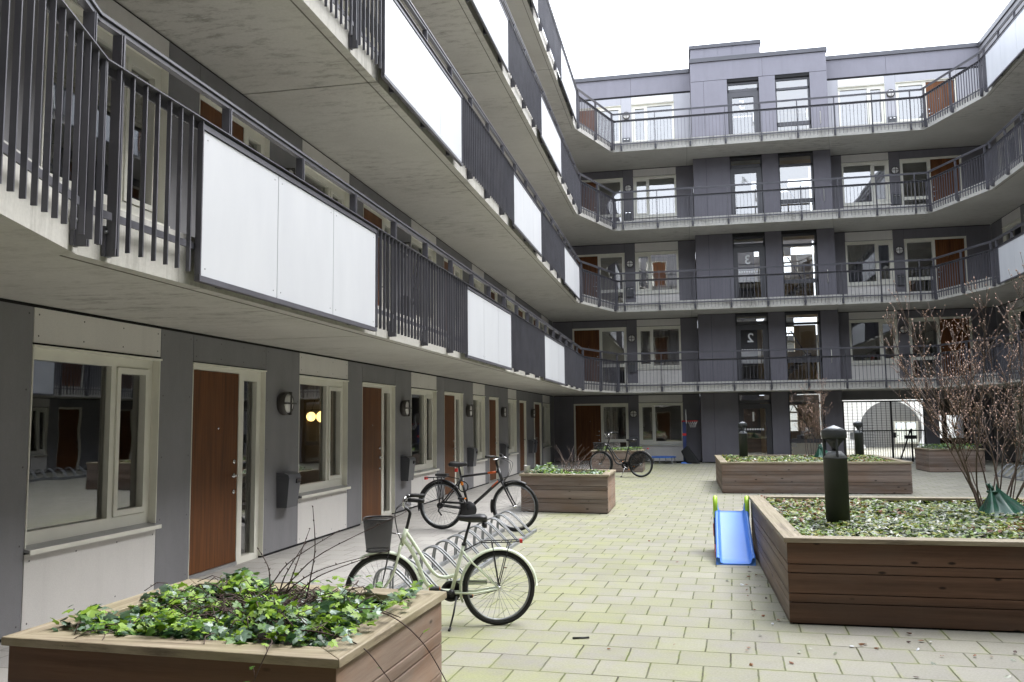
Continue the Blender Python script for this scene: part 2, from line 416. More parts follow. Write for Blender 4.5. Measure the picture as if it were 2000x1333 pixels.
def window_meshes(w, T, order):
    key = ('w', round(w, 3), T, order)
    if key in _cache: return _cache[key]
    fr, pn, si = MB(), MB(), MB()
    y0, y1, zb = .07, .15, .62
    f = .075
    X = (lambda x: x) if order == 'BS' else (lambda x: w - x)
    fr.box(.006, w - .006, y0, y1, T - .095, T - .012, 'frame'); fr.box(.006, w - .006, y0, y1, zb, zb + .105, 'frame')
    fr.box(.006, f, y0, y1, zb + .105, T - .095, 'frame'); fr.box(w - f, w - .006, y0, y1, zb + .105, T - .095, 'frame')
    fr.box(.002, .014, -.002, y0, zb, T - .012, 'frame'); fr.box(w - .014, w - .002, -.002, y0, zb, T - .012, 'frame')
    fr.box(-.006, w + .006, -.016, y1, T - .012, T + .004, 'frame')
    m0, m1 = w * .628, w * .668
    fr.box(X(m0), X(m1), y0, y1, zb + .105, T - .095, 'frame')
    a, b = m1, w - f
    z0, z1 = zb + .105, T - .095
    fr.box(X(a + .004), X(a + .05), y0 - .014, y1 - .02, z0 + .005, z1 - .005, 'frame'); fr.box(X(b - .05), X(b - .004), y0 - .014, y1 - .02, z0 + .005, z1 - .005, 'frame')
    fr.box(X(a + .05), X(b - .05), y0 - .014, y1 - .02, z0 + .005, z0 + .055, 'frame'); fr.box(X(a + .05), X(b - .05), y0 - .014, y1 - .02, z1 - .055, z1 - .005, 'frame')
    for (p, q, c, d) in ((X(f), X(m0), z0, z1), (X(a + .05), X(b - .05), z0 + .055, z1 - .055)):
        p, q = min(p, q), max(p, q)
        pn.add([(p, y1 - .03, c), (q, y1 - .03, c), (q, y1 - .03, d), (p, y1 - .03, d)], [(0, 1, 2, 3)], 'glass')
    si.hexa([(-.004, -.05, .587), (w + .004, -.05, .587), (w + .004, y0 + .02, .60), (-.004, y0 + .02, .60)],
            [(-.004, -.05, .607), (w + .004, -.05, .607), (w + .004, y0 + .02, .632), (-.004, y0 + .02, .632)], 'alu')
    si.box(-.004, w + .004, -.055, -.048, .575, .609, 'frame')
    _cache[key] = (fr.mesh('window_frame'), pn.mesh('window_pane'), si.mesh('window_sill'))
    return _cache[key]

def add_window(wing, s, F, w, T, order='BS', blind=None):
    fr, pn, si = window_meshes(w, T, order)
    o = put('window', fr, wing, (s, 0, F))
    put('pane', pn, o); put('sill', si, o)
    if blind:
        mat, drop = blind
        k = ('b', round(w, 3), T, mat, drop)
        if k not in _cache:
            b = MB()
            n = 26; y = .26
            for i in range(n):
                a0, a1 = .09 + (w - .18) * i / n, .09 + (w - .18) * (i + 1) / n
                dy0, dy1 = (.018 * math.sin(i * 2.3), .018 * math.sin((i + 1) * 2.3)) if mat != 'blind' else (0, 0)
                zt, zl = T - .08, .70 + (T - .78) * (1 - drop)
                b.add([(a0, y + dy0, zl), (a1, y + dy1, zl), (a1, y + dy1, zt), (a0, y + dy0, zt)], [(0, 1, 2, 3)], mat)
            _cache[k] = b.mesh('window_blind')
        put('blind', _cache[k], o)
    return o

def door_meshes(w, T, kind, flip):
    key = ('d', round(w, 3), T, kind, flip)
    if key in _cache: return _cache[key]
    fr, lf, pn, hd = MB(), MB(), MB(), MB()
    X = (lambda x: x) if not flip else (lambda x: w - x)
    y0, y1 = .055, .15
    leaf = {'side': .985, 'solo': w - .055, 'wide': .985}[kind]
    fr.box(.004, w - .004, y0, y1, T - .05, T - .004, 'frame'); fr.box(X(.004), X(.05), y0, y1, 0, T - .05, 'frame')
    fr.box(X(w - .05), X(w - .004), y0, y1, 0, T - .05, 'frame'); fr.box(X(.05), X(leaf), y0 - .01, y1, 0, .035, 'alu')
    fr.box(-.004, w + .004, -.014, y1, T - .004, T + .010, 'frame')
    fr.box(.001, .010, -.002, y0, .02, T - .004, 'frame'); fr.box(w - .010, w - .001, -.002, y0, .02, T - .004, 'frame')
    lf.box(X(.055), X(leaf - .005), y0 + .008, y1 - .02, .04, T - .055, 'door')
    if kind != 'solo':
        g0, g1 = leaf + .10, w - .10
        fr.box(X(leaf), X(g0), y0, y1, 0, T - .05, 'frame'); fr.box(X(g1), X(w - .05), y0, y1, 0, T - .05, 'frame')
        fr.box(X(g0), X(g1), y0, y1, T - .12, T - .05, 'frame'); fr.box(X(g0), X(g1), y0, y1, 0, .07, 'frame')
        lights = [(.07, T - .12)]
        if kind == 'wide':
            fr.box(X(g0), X(g1), y0, y1, .70, .81, 'frame'); lights = [(.07, .70), (.81, T - .12)]
        for c, d in lights:
            p, q = sorted((X(g0), X(g1)))
            pn.add([(p, y1 - .04, c), (q, y1 - .04, c), (q, y1 - .04, d), (p, y1 - .04, d)], [(0, 1, 2, 3)], 'glass')
    hx = leaf - .075
    dl = lf
    hd.lathe([(.026, 0), (.026, -.012), (.010, -.014), (.010, -.05)], (X(hx), y0 + .008, .95), 'steel', 12, 'y')
    d = -1
    hd.tube([(X(hx), y0 - .038, .95), (X(hx + d * .03), y0 - .044, .95), (X(hx + d * .125), y0 - .044, .95)], .0085, 'steel', 8)
    for z in (1.10, .78): lf.lathe([(.024, 0), (.024, -.010), (.012, -.013)], (X(hx), y0 + .008, z), 'steel', 12, 'y')
    lf.lathe([(.012, 0), (.012, -.006)], (X((leaf + .05) / 2 + .07), y0 + .008, 1.46), 'steel', 10, 'y')
    for z in (1.72, .32): fr.box(X(.035), X(.060), y0 - .012, y0 + .009, z, z + .11, 'frame')
    _cache[key] = tuple(b.mesh(n) if b.v else None for b, n in ((fr, 'door_frame'), (lf, 'door_leaf'), (pn, 'door_pane'), (hd, 'door_handle')))
    return _cache[key]

def add_door(wing, s, F, w, T, kind='side', flip=False):
    fr, lf, pn, hd = door_meshes(w, T, kind, flip)
    o = put('door', fr, wing, (s, 0, F)); put('door_leaf', lf, o)
    if pn: put('pane', pn, o)
    put('handle', hd, o)
    return o

def panel(mb, a, b, z0, z1, mat, screws=False, y=0.0):
    mb.box(a + G, b - G, y, y + .012, z0, z1, mat)
    if screws and b - a > .12:
        nx = max(2, int((b - a) / .45) + 1); nz = max(2, int((z1 - z0) / .55) + 1)
        for i in range(nx):
            for j in range(nz):
                if 0 < i < nx - 1 and 0 < j < nz - 1 and nx > 3: continue
                x = a + .05 + (b - a - .10) * i / (nx - 1); z = z0 + .05 + (z1 - z0 - .10) * j / (nz - 1)
                mb.add([(x + .0075 * math.cos(t * PI / 4), y - .0015, z + .0075 * math.sin(t * PI / 4)) for t in range(8)], [tuple(range(7, -1, -1))], 'screw')

def facade(wing, mb, s0, s1, ops, k, screws=False, matd='dark'):
    """cladding, backing wall and openings of one storey; ops = (kind, a, b, extra)"""
    F, S, T = FLO[k], SOF[k], TOP[k]
    zt = S - .028
    cur = s0
    def grey(a, b):
        n = max(1, math.ceil((b - a) / 1.25))
        for i in range(n): panel(mb, a + (b - a) * i / n, a + (b - a) * (i + 1) / n, F + .03, zt, matd, screws)
        mb.box(a, b, .02, .22, F - (.05 if k == 0 else 0), S, 'joint')
    for kind, a, b, ex in sorted(ops, key=lambda q: q[1]):
        if a - cur > .02: grey(cur, a)
        mb.box(a, b, .02, .22, F + T + .01, S, 'joint')
        panel(mb, a, b, F + T + .022, zt, matd if kind != 'win' else 'light', screws)
        if kind == 'win':
            mb.box(a, b, .02, .22, F - (.05 if k == 0 else 0), F + .585, 'joint')
            panel(mb, a, b, F + .03, F + .575, 'light', screws)
            add_window(wing, a, F, b - a, T, ex.get('order', 'BS'), ex.get('blind'))
        else:
            add_door(wing, a, F, b - a, T, ex.get('kind', 'side'), ex.get('flip', False))
        cur = b
    if s1 - cur > .02: grey(cur, s1)

# slab and railing outlines
EX0, EX1, EY0, EY1 = -3.147, 8.857, 1.20, 28.79
CH = 2.69; CW = .957
E_far = [(EX0, EY1 - CH), (EX0 + CW, EY1), (EX1 - CW, EY1), (EX1, EY1 - CH)]
E_near = [(EX1, EY0 + CH), (EX1 - CW, EY0), (EX0 + CW, EY0), (EX0, EY0 + CH)]
LOOP = E_far + E_near                               # clockwise seen from above (courtyard on the right)
def offset_loop(P, d):
    out = []; n = len(P)
    for i in range(n):
        a, b, c = Vector(P[i - 1]), Vector(P[i]), Vector(P[(i + 1) % n])
        t1, t2 = (b - a).normalized(), (c - b).normalized()
        n1, n2 = Vector((t1.y, -t1.x)), Vector((t2.y, -t2.x))
        bis = (n1 + n2).normalized()
        out.append(b + bis * (d / bis.dot(n1)))
    return out
RL = offset_loop(LOOP, .055)                         # railing line, on the courtyard side of the slab edge

def rail_post():
    if 'post' in _cache: return _cache['post']
    b = MB()
    b.box(-.007, .007, -.030, .035, -.30, .975, 'rail'); b.box(-.032, .032, -.048, -.030, -.30, -.13, 'rail')
    b.box(.012, .020, -.030, .030, -.30, .975, 'rail')
    for x in (-.028, .028): b.lathe([(.010, 0), (.010, .014)], (x, -.030, -.165), 'galv', 8, 'y')
    _cache['post'] = b.mesh('rail_post'); return _cache['post']

def railing(wing, p, q, F, panels=(), post0=.25, pitch=1.162, simple=False):
    p, q = Vector(p), Vector(q); L = (q - p).length; t = (q - p).normalized()
    world = Matrix.Translation((p.x, p.y, F)) @ Matrix.Rotation(math.atan2(t.y, t.x), 4, 'Z') @ Matrix.Rotation(0, 4, 'Z')
    # local frame: x along the run, -y towards the courtyard  (y is flipped when building)
    def bx(mb, x0, x1, y0, y1, z0, z1, m): mb.box(x0, x1, -y0, -y1, z0, z1, m)
    h = MB()
    bx(h, -.012, L + .012, -.034, .034, 1.004, 1.022, 'rail'); bx(h, -.01, L + .01, -.022, .022, .972, .998, 'rail')
    bx(h, 0, L, .000, .076, .749, .757, 'rail'); bx(h, 0, L, .004, .016, .70, .749, 'rail'); bx(h, 0, L, .004, .016, -.105, -.062, 'rail')
    o = h.build('railing', wing, world=world)
    x = post0
    while x < L - .05:
        pm = put('post', rail_post(), o, (x, 0, 0)); pm.rotation_euler = (0, 0, PI)
        x += pitch
    segs = []; cur = 0
    for a, b in sorted(panels):
        if a - cur > .1: segs.append((cur, a))
        cur = b
    if L - cur > .1: segs.append((cur, L))
    for a, b in segs:
        m = MB(); n = max(1, round((b - a) / .1165))
        for i in range(n + 1):
            xx = a + .02 + (b - a - .04) * i / n
            bx(m, xx - .005, xx + .005, .040, .067, -.272, .748, 'rail')
        m.build('bar_infill', o)
    for a, b in panels:
        m = MB()
        n = 3; z0, z1 = -.272, .690
        bx(m, a, b, .034, .0405, z0 - .004, z1 + .004, 'alu')
        for i in range(n):
            u, v = a + (b - a) * i / n, a + (b - a) * (i + 1) / n
            bx(m, u + .004, v - .004, .041, .050, z0, z1, 'panel')
        for i in range(n):
            for tx in (.06, (b - a) / n - .06):
                for zz in (z0 + .05, z1 - .05): m.lathe([(.006, 0), (.005, -.002)], (a + (b - a) * i / n + tx, -.0502, zz), 'galv', 6, 'y')
        bx(m, a - .018, b + .018, .022, .062, z0 - .042, z0 - .005, 'rail'); bx(m, a - .018, b + .018, .022, .060, z1 + .005, z1 + .042, 'rail')
        bx(m, a - .018, a - .001, .022, .060, z0 - .004, z1 + .004, 'rail'); bx(m, b + .001, b + .018, .022, .060, z0 - .004, z1 + .004, 'rail')
        m.build('infill_panel', o)
    return o

def slab(wing, polys, k, joints=()):
    mb = MB(); z0, z1 = SOF[k], FLO[k + 1]
    for P in polys: mb.prism(P, z0, z1, 'concrete')
    for (x0, x1, y0, y1) in joints: mb.box(x0, x1, y0, y1, z0 + .012, z1 - .006, 'joint')
    return mb.build('gallery_slab', wing, world=Matrix())

def long_wing(name_label, side):
    """left (side=0) or right (side=1) wing along Y"""
    if side == 0: wing = thing('apartment_wing', name_label, 'apartment building', (WX, 0, 0), rad(90)); sg = 1
    else: wing = thing('apartment_wing', name_label, 'apartment building', (RX, 0, 0), rad(-90)); sg = -1
    raw = [('win', .963, 2.52), ('door', 3.05, 4.52), ('win', 5.393, 6.949), ('door', 7.481, 8.949), ('win', 9.824, 11.385), ('door', 11.938, 13.41),
           ('win', 14.253, 15.82), ('door', 16.354, 17.85), ('win', 18.711, 19.88), ('solo', 20.329, 21.404), ('win', 22.62, 23.794), ('solo', 24.24, 25.315),
           ('flip', 26.653, 28.13), ('win', 28.376, 29.94)]
    rb = random.Random(5 + side)
    for k in range(5):
        mb = MB(); ops = []
        for kd, a, b in raw:
            ex = {}
            if kd == 'win':
                ex['order'] = 'BS' if side == 0 else 'SB'
                c = rb.random()
                if k == 0 and side == 0 and a < 12: pass
                elif c < .28: ex['blind'] = ('blind', rb.choice([.3, .55, 1.0]))
                elif c < .48: ex['blind'] = (rb.choice(['blindg', 'blindw']), 1.0)
                kind = 'win'
            else:
                kind = 'door'; ex['kind'] = 'solo' if kd == 'solo' else 'side'; ex['flip'] = (kd == 'flip') != (side == 1)
            w = {'win': None}.get(kd, None)
            # shared widths keep the meshes shared
            if kd == 'win': w = 1.56 if b - a > 1.4 else 1.172
            elif kd == 'solo': w = 1.075
            else: w = 1.472
            s0, s1 = (a, a + w) if side == 0 else (-(a + w), -a)
            ops.append((kind, s0, s1, ex))
        r0, r1 = (NY, BY) if side == 0 else (-BY, -NY)
        facade(wing, mb, r0, r1, ops, k, screws=(k == 0 and side == 0))
        if k == 4:
            n = 10
            for i in range(n): panel(mb, r0 + (r1 - r0) * i / n, r0 + (r1 - r0) * (i + 1) / n, 13.56, 14.24, 'dark')
            mb.box(r0, r1, .02, .22, 13.55, 14.24, 'joint')
        mb.build('wall', wing)
    it = MB()
    r0, r1 = (NY, BY) if side == 0 else (-BY, -NY)
    it.box(r0, r1, 3.6, 3.8, 0, 14.2, 'inter'); it.box(r0, r1, .26, 3.6, -.04, .012, 'inter')
    for k in range(4): it.box(r0, r1, .26, 3.6, SOF[k], FLO[k + 1], 'inter')
    it.box(r0, r1, .23, 3.6, 13.75, 14.0, 'inter')
    for s in (r0, r1): it.box(s - .1, s + .1, .24, 3.6, .02, 13.7, 'inter')
    for a in (5.2, 9.4, 13.8, 18.3, 22.0, 26.0): it.box(sg * a - .06, sg * a + .06, .24, 3.6, .02, 13.7, 'inter')
    it.build('interior', wing)
    rf = MB(); rf.box(r0 - 1, r1 + 1, -.05, 9, 14.25, 14.42, 'cap'); rf.build('roof', wing)
    X = lambda x: x if side == 0 else EX0 + EX1 - x
    SE = [8.36, 14.86, 21.4]
    for k in range(4):
        ys = [None] + SE + [None]
        wl = WX - .25 if side == 0 else RX + .25
        wp = WX if side == 0 else RX
        e = EX0 if side == 0 else EX1
        g = .012
        polys = [[(wl, NY), (wp, NY), (e, EY0 + CH), (e, SE[0] - g), (wl, SE[0] - g)],
                 [(wl, SE[0] + g), (e, SE[0] + g), (e, SE[1] - g), (wl, SE[1] - g)],
                 [(wl, SE[1] + g), (e, SE[1] + g), (e, SE[2] - g), (wl, SE[2] - g)],
                 [(wl, SE[2] + g), (e, SE[2] + g), (e, EY1 - CH), (wp, BY), (wl, BY)]]
        if side == 1: polys = [list(reversed(P)) for P in polys]
        jo = [(min(wl, e) + .02, max(wl, e) - .02, y - .011, y + .011) for y in SE]
        o = slab(wing, polys, k, jo)
        gr = MB(); u = e - .10 if side == 0 else e + .10
        gr.box(u - .007, u + .007, EY0 + CH, EY1 - CH, SOF[k] - .003, SOF[k] + .01, 'groove'); gr.build('drip_groove', o, world=Matrix())
        odd = k % 2 == 0
        P = [(4.884, 8.062), (11.77, 14.97), (18.70, 21.95)] if odd else [(8.29, 11.52), (15.33, 18.50), (22.25, 25.57)]
        if side == 0:
            p, q = RL[7], RL[0]                        # runs +Y
            pan = [(a - p.y, b - p.y) for a, b in P]; post0 = 4.10 - p.y
        else:
            p, q = RL[3], RL[4]                        # runs -Y
            pan = [(p.y - b, p.y - a) for a, b in P]; post0 = .25
        railing(wing, p, q, FLO[k + 1], pan, post0 if post0 > .03 else post0 + 1.162)
    return wing

left = long_wing('long left apartment wing with brown doors along the grey paved walk', 0)
right = long_wing('right apartment wing whose galleries leave the photo at its right edge', 1)

# ---- far wing
far = thing('apartment_wing', 'far apartment wing across the courtyard end with dark stair tower', 'apartment building', (0, BY, 0))
TX0, TX1, TY = .565, 5.23, -.75
bl = {0: None, 1: ('blindw', 1.0), 2: ('blindg', 1.0), 3: ('blind', .2), 4: None}
br_ = {0: None, 1: None, 2: ('blindg', 1.0), 3: ('blind', .25), 4: None}
for k in range(5):
    mb = MB()
    ops = [('door', -3.975, -1.99, {'kind': 'wide'}), ('win', -1.612, -.045, {'order': 'SB', 'blind': bl[k]})]
    facade(far, mb, WX, TX0 - .002, ops, k, matd='farclad' if k < 4 else 'farclad_skylit')
    if k == 4:
        for a, b in ((WX, -1.62), (-1.62, TX0)): panel(mb, a, b, 13.60, 14.27, 'tower_skylit')
        mb.box(WX, TX0, .02, .22, 13.55, 14.24, 'joint')
    mb.build('wall', far); mb = MB()
    if k > 0:
        ops = [('win', 5.705, 7.272, {'order': 'BS', 'blind': br_[k]}), ('door', 7.632, 9.617, {'kind': 'wide', 'flip': True})]
        facade(far, mb, TX1 + .002, RX, ops, k, matd='farclad' if k < 4 else 'farclad_skylit')
    else:
        # passage and cycle-room openings at ground level
        mb.box(TX1, 5.36, .0, .22, -.05, 2.41, 'tower'); mb.box(8.0, 8.42, .0, .22, -.05, 2.41, 'tower'); mb.box(10.15, RX, .0, .22, -.05, 2.41, 'dark')
        mb.box(5.36, 8.0, .02, .22, 2.10, 2.41, 'dark'); mb.box(8.42, 10.15, .02, .22, 2.10, 2.41, 'dark')
    if k == 4:
        for a, b in ((TX1, 7.35), (7.35, RX)): panel(mb, a, b, 13.60, 14.27, 'tower_skylit')
        mb.box(TX1, RX, .02, .22, 13.55, 14.24, 'joint')
    mb.build('wall', far)
rf = MB()
rf.box(WX - 1, TX0 - .01, -.06, 4.4, 14.275, 14.42, 'cap'); rf.build('roof', far); rf = MB(); rf.box(TX1 + .01, RX + 1, -.06, 4.4, 14.275, 14.42, 'cap')
rf.build('roof', far)
it = MB()
for k in range(4):
    it.box(WX, TX0 - .05, .26, 4, SOF[k], FLO[k + 1], 'inter'); it.box(TX1 + .05, RX, .26, 4, SOF[k], FLO[k + 1], 'inter')
it.box(WX, TX0 - .05, .26, 4, -.04, .012, 'inter')
it.box(WX, TX0 - .05, .24, 7, 13.75, 14.0, 'inter'); it.box(TX1 + .05, RX, .24, 7, 13.75, 14.0, 'inter')
it.box(WX, TX0 - .05, 4, 4.2, 0, 14, 'inter'); it.box(TX1 + .05, RX, 4, 4.2, 2.41, 14, 'inter')
for s in (TX0 - .06, TX1 + .06): it.box(s - .05, s + .05, .05, 4.0, .0, 14.2, 'stairwall')
for s in (WX, RX): it.box(s - .1, s + .1, .24, 4, .02, 13.7, 'inter')
for s in (-1.8, 7.45): it.box(s - .06, s + .06, .24, 4, .02 if s < 0 else 2.42, 13.7, 'inter')
it.box(5.30, 5.36, .22, 4.2, 0, 2.41, 'tower'); it.prism([(8.0, .22), (8.06, .22), (9.16, 4.2), (9.10, 4.2)], 0, 2.41, 'tower')
it.box(10.10, 10.15, .22, 4, 0, 2.41, 'tower')
it.build('interior', far)
# stair tower cladding
tw = MB()
for k in range(5):
    F, S = FLO[k], SOF[k] if k < 4 else 13.60
    zt = S - .012 if k < 4 else 13.60
    for a, b in ((TX0, 1.02), (1.02, 1.84), (2.93, 3.49), (4.65, TX1)):
        panel(tw, a, b, F + .03, zt, 'tower' if k < 4 else 'tower_skylit', y=TY)
    for a, b in ((TX0 + .01, 1.84), (2.93, 3.49), (4.65, TX1 - .01)): tw.box(a, b, TY + .02, TY + .16, F - .04, S, 'joint')
    for a, b in ((1.84, 2.93), (3.49, 4.65)): tw.box(a, b, TY + .02, TY + .16, F + 2.395, S, 'joint')
for x0, x1 in ((TX0, TX0 + .012), (TX1 - .012, TX1)): tw.box(x0, x1, TY + .013, -.0, -.02, 14.30, 'tower')
for a, b in ((TX0, 3.07), (3.07, TX1)): panel(tw, a, b, 13.615, 14.30, 'tower_skylit', y=TY)
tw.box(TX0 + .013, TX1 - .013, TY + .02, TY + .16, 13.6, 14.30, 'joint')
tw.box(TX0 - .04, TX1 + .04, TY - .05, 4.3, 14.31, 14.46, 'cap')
for i in range(5): panel(tw, .60 + 2.46 * i / 5, .60 + 2.46 * (i + 1) / 5, 14.46, 15.0, 'tower_skylit', y=-.35)
tw.box(.605, 3.055, -.335, 3, 14.46, 15.0, 'dark'); tw.box(.55, 3.10, -.40, 3.05, 15.0, 15.13, 'cap')
tw.build('stair_tower', far)
sr = MB()
sr.box(TX0 + .02, TX1 - .02, .2, 4, -.03, .014, 'stairwall')
zc = [0] + [z for z in FLO[1:]]
for k in range(5):
    F = FLO[k]
    if k > 0: sr.box(TX0 + .05, TX1 - .05, .26, 1.3, SOF[k - 1], FLO[k], 'stairwall')
    t = (SOF[k] if k < 4 else 13.8)
    sr.box(TX0 + .05, 3.62, 3.9, 4.1, F, t, 'stairwall'); sr.box(4.36, TX1 - .05, 3.9, 4.1, F, t, 'stairwall')
    dz = max(0, F - .3) / 30 * 4.7; w0 = min(F + 1.0 + dz, t); w1 = min(F + 2.0 + dz, t)
    sr.box(3.62, 4.36, 3.9, 4.1, F - .35, w0, 'stairwall'); sr.box(3.62, 4.36, 3.9, 4.1, w1, t + .3, 'stairwall')
    if w1 - w0 > .3:
        for zz in (.36, .70): sr.box(3.62, 4.36, 3.92, 3.98, w0 + zz, w0 + zz + .06, 'frame')
    sr.box(3.0, 3.08, .5, 2.6, F, t, 'stairwall')
sr.box(TX0 + .05, TX1 - .05, -.5, 4.1, 13.85, 14.1, 'stairwall')
sr.build('stair_hall', far)
for k in range(5):
    F = FLO[k]; t = SOF[k] if k < 4 else 13.8
    ls = MB(); ls.box(TX0 + .06, 2.66, .55, .65, F, t - .02, 'tower'); ls.build('dark_hall_wall', far)  # dark wall added behind the door glass to keep the hall dark
    if k == 4: break
    fl = MB(); n = 8
    for i in range(n):
        x0 = 3.35 + 1.3 * i / n; fl.box(x0, x0 + .165, 1.7, 2.9, F + .02 + .14 * i, F + .17 + .14 * i, 'darkframe')
    o = fl.build('stair_flight', far)
    hr = MB(); hr.tube([(3.95, 1.62, F + 2.0), (4.72, 1.62, F + .62)], .024, 'darkframe', 8); hr.tube([(3.45, 1.66, F + 1.0), (3.95, 1.62, F + 2.0)], .012, 'darkframe', 6)
    hr.build('handrail', o)
def digit_mesh(ch):
    cu = bpy.data.curves.new('digit', 'FONT'); cu.body = ch; cu.size = .44; cu.align_x = 'CENTER'; cu.extrude = .002; cu.offset = .008
    ob = bpy.data.objects.new('digit', cu); COL.objects.link(ob)
    me = bpy.data.meshes.new_from_object(ob.evaluated_get(bpy.context.evaluated_depsgraph_get()))
    bpy.data.objects.remove(ob)
    # the vinyl faces the stair hall, so the court sees it mirrored
    for v in me.vertices: v.co = Vector((-v.co.x, -v.co.z, v.co.y))
    me.flip_normals(); me.materials.clear(); me.materials.append(M['digit'])
    return me
for k in range(5):
    F = FLO[k]; y0, y1 = TY + .10, TY + .18
    d = MB(); a, b = 1.84, 2.93
    d.box(a, b, y0, y1, F + 2.31, F + 2.395, 'darkframe'); d.box(a, b, y0, y1, F + 2.03, F + 2.14, 'darkframe')
    d.box(a, a + .05, y0, y1, F, F + 2.31, 'darkframe'); d.box(b - .05, b, y0, y1, F, F + 2.31, 'darkframe')
    d.box(a + .05, a + .16, y0 - .01, y1, F + .02, F + 2.02, 'darkframe'); d.box(b - .19, b - .05, y0 - .01, y1, F + .02, F + 2.02, 'darkframe')
    d.box(a + .16, b - .19, y0 - .01, y1, F + .02, F + .12, 'darkframe'); d.box(a + .16, b - .19, y0 - .01, y1, F + 1.84, F + 2.02, 'darkframe')
    o = d.build('stair_door', far)
    p = MB()
    for c, e, z0, z1 in ((a + .16, b - .19, F + .12, F + 1.84), (a + .05, b - .05, F + 2.14, F + 2.31)):
        p.add([(c, y1 - .04, z0), (e, y1 - .04, z0), (e, y1 - .04, z1), (c, y1 - .04, z1)], [(0, 1, 2, 3)], 'sglass')
    p.build('pane', o)
    h = MB(); hx = b - .21
    h.tube(spline([(hx, y0 - .012, F + .82), (hx - .02, y0 - .075, F + .83), (hx - .02, y0 - .08, F + 1.0), (hx - .02, y0 - .08, F + 1.24), (hx - .02, y0 - .075, F + 1.30), (hx, y0 - .012, F + 1.31)], 4), .012, 'chrome', 8)
    h.build('handle', o)
    dm = digit_mesh(str(k + 1)); dg = put('numeral', dm, o, (2.33, y1 - .046, F + 1.42))
    dots = MB()
    for i in range(8): dots.lathe([(.036, 0), (.036, -.003)], (a + .21 + .083 * i, y1 - .043, F + 1.135), 'digit', 14, 'y', False)
    dots.build('safety_marking', o)
    w = MB(); a, b = 3.49, 4.65
    w.box(a, b, y0, y1, F + 2.32, F + 2.395, 'darkframe'); w.box(a, b, y0, y1, F + 1.97, F + 2.05, 'darkframe'); w.box(a, b, y0, y1, F + .66, F + .80, 'darkframe')
    w.box(a, b, y0, y1, F, F + .06, 'darkframe'); w.box(a, a + .05, y0, y1, F + .06, F + 2.32, 'darkframe'); w.box(b - .06, b, y0, y1, F + .06, F + 2.32, 'darkframe')
    o = w.build('stair_window', far)
    p = MB()
    for z0, z1 in ((F + .06, F + .66), (F + .80, F + 1.97), (F + 2.05, F + 2.32)):
        p.add([(a + .05, y1 - .04, z0), (b - .06, y1 - .04, z0), (b - .06, y1 - .04, z1), (a + .05, y1 - .04, z1)], [(0, 1, 2, 3)], 'sglass')
    p.build('pane', o)
    if k > 0:
        h = MB(); h.tube([(4.95, TY - .002, F + .62), (4.95, TY - .05, F + .64), (4.95, TY - .05, F + 1.04), (4.95, TY - .002, F + 1.06)], .014, 'frame', 8); h.build('pull_handle', far)
    l = MB(); l.lathe([(.03, 0), (.115, .02), (.115, .05), (.06, .085)], (TX1 - .12, 1.0, F + 1.72), 'lampwarm', 16, 'x')
    l.build('stair_lamp', far)
# far slabs and railings
for k in range(4):
    P = [(WX, BY + .25), (WX, BY), (EX0, EY1 - CH), (EX0 + CW, EY1), (.35, EY1), (.35, BY + .25)]
    Q = [(.358, BY + .25), (.358, EY1), (4.95, EY1), (5.4, BY + .25)]
    S_ = [(5.41, BY + .25), (4.96, EY1), (EX1 - CW, EY1), (EX1, EY1 - CH), (RX, BY), (RX, BY + .25)]
    slab(far, [P, Q, S_], k, [(.350, .358, EY1 + .03, BY)])
    F = FLO[k + 1]
    railing(far, RL[0], RL[1], F, (), .12, 1.30); railing(far, RL[1], RL[2], F, (), .28, 1.172); railing(far, RL[2], RL[3], F, (), .12, 1.30)
tag(far, None)

# ---- near wing (behind the camera; closes the court)
near = thing('apartment_wing', 'near apartment wing closing the court behind the viewpoint', 'apartment building', (0, NY, 0), PI)
for k in range(5):
    mb = MB(); rb = random.Random(40 + k)
    ops = [('win', -9.6, -8.04, {'order': 'SB'}), ('door', -7.3, -5.828, {}), ('win', -4.0, -2.44, {}), ('door', 1.0, 2.472, {}), ('win', 2.9, 4.46, {'order': 'SB'})]
    facade(near, mb, -RX, -WX, ops, k)
    if k == 4: mb.box(-RX, -WX, .0, .22, 13.55, 14.24, 'dark')
    mb.build('wall', near)
it = MB(); it.box(-RX, -WX, 3.6, 3.8, 0, 14.2, 'inter')
for k in range(4): it.box(-RX, -WX, .26, 3.6, SOF[k], FLO[k + 1], 'inter')
it.box(-RX, -WX, .26, 3.6, -.04, .012, 'inter'); it.box(-RX, -WX, .24, 3.6, 13.75, 14.0, 'inter')
for s in (-RX, -WX): it.box(s - .1, s + .1, .24, 3.6, .02, 13.7, 'inter')
it.build('interior', near)
rf = MB(); rf.box(-RX - 1, -WX + 1, -.05, 9, 14.25, 14.42, 'cap'); rf.build('roof', near)
for k in range(4):
    P = [(WX, NY - .25), (RX, NY - .25), (RX, NY), (EX1, EY0 + CH), (EX1 - CW, EY0), (EX0 + CW, EY0), (EX0, EY0 + CH), (WX, NY)]
    slab(near, [P], k)
    F = FLO[k + 1]
    railing(near, RL[4], RL[5], F, (), .12, 1.30); railing(near, RL[5], RL[6], F, ((2.0, 5.2),) if k % 2 else ((5.5, 8.7),), .28, 1.172); railing(near, RL[6], RL[7], F, (), .12, 1.30)

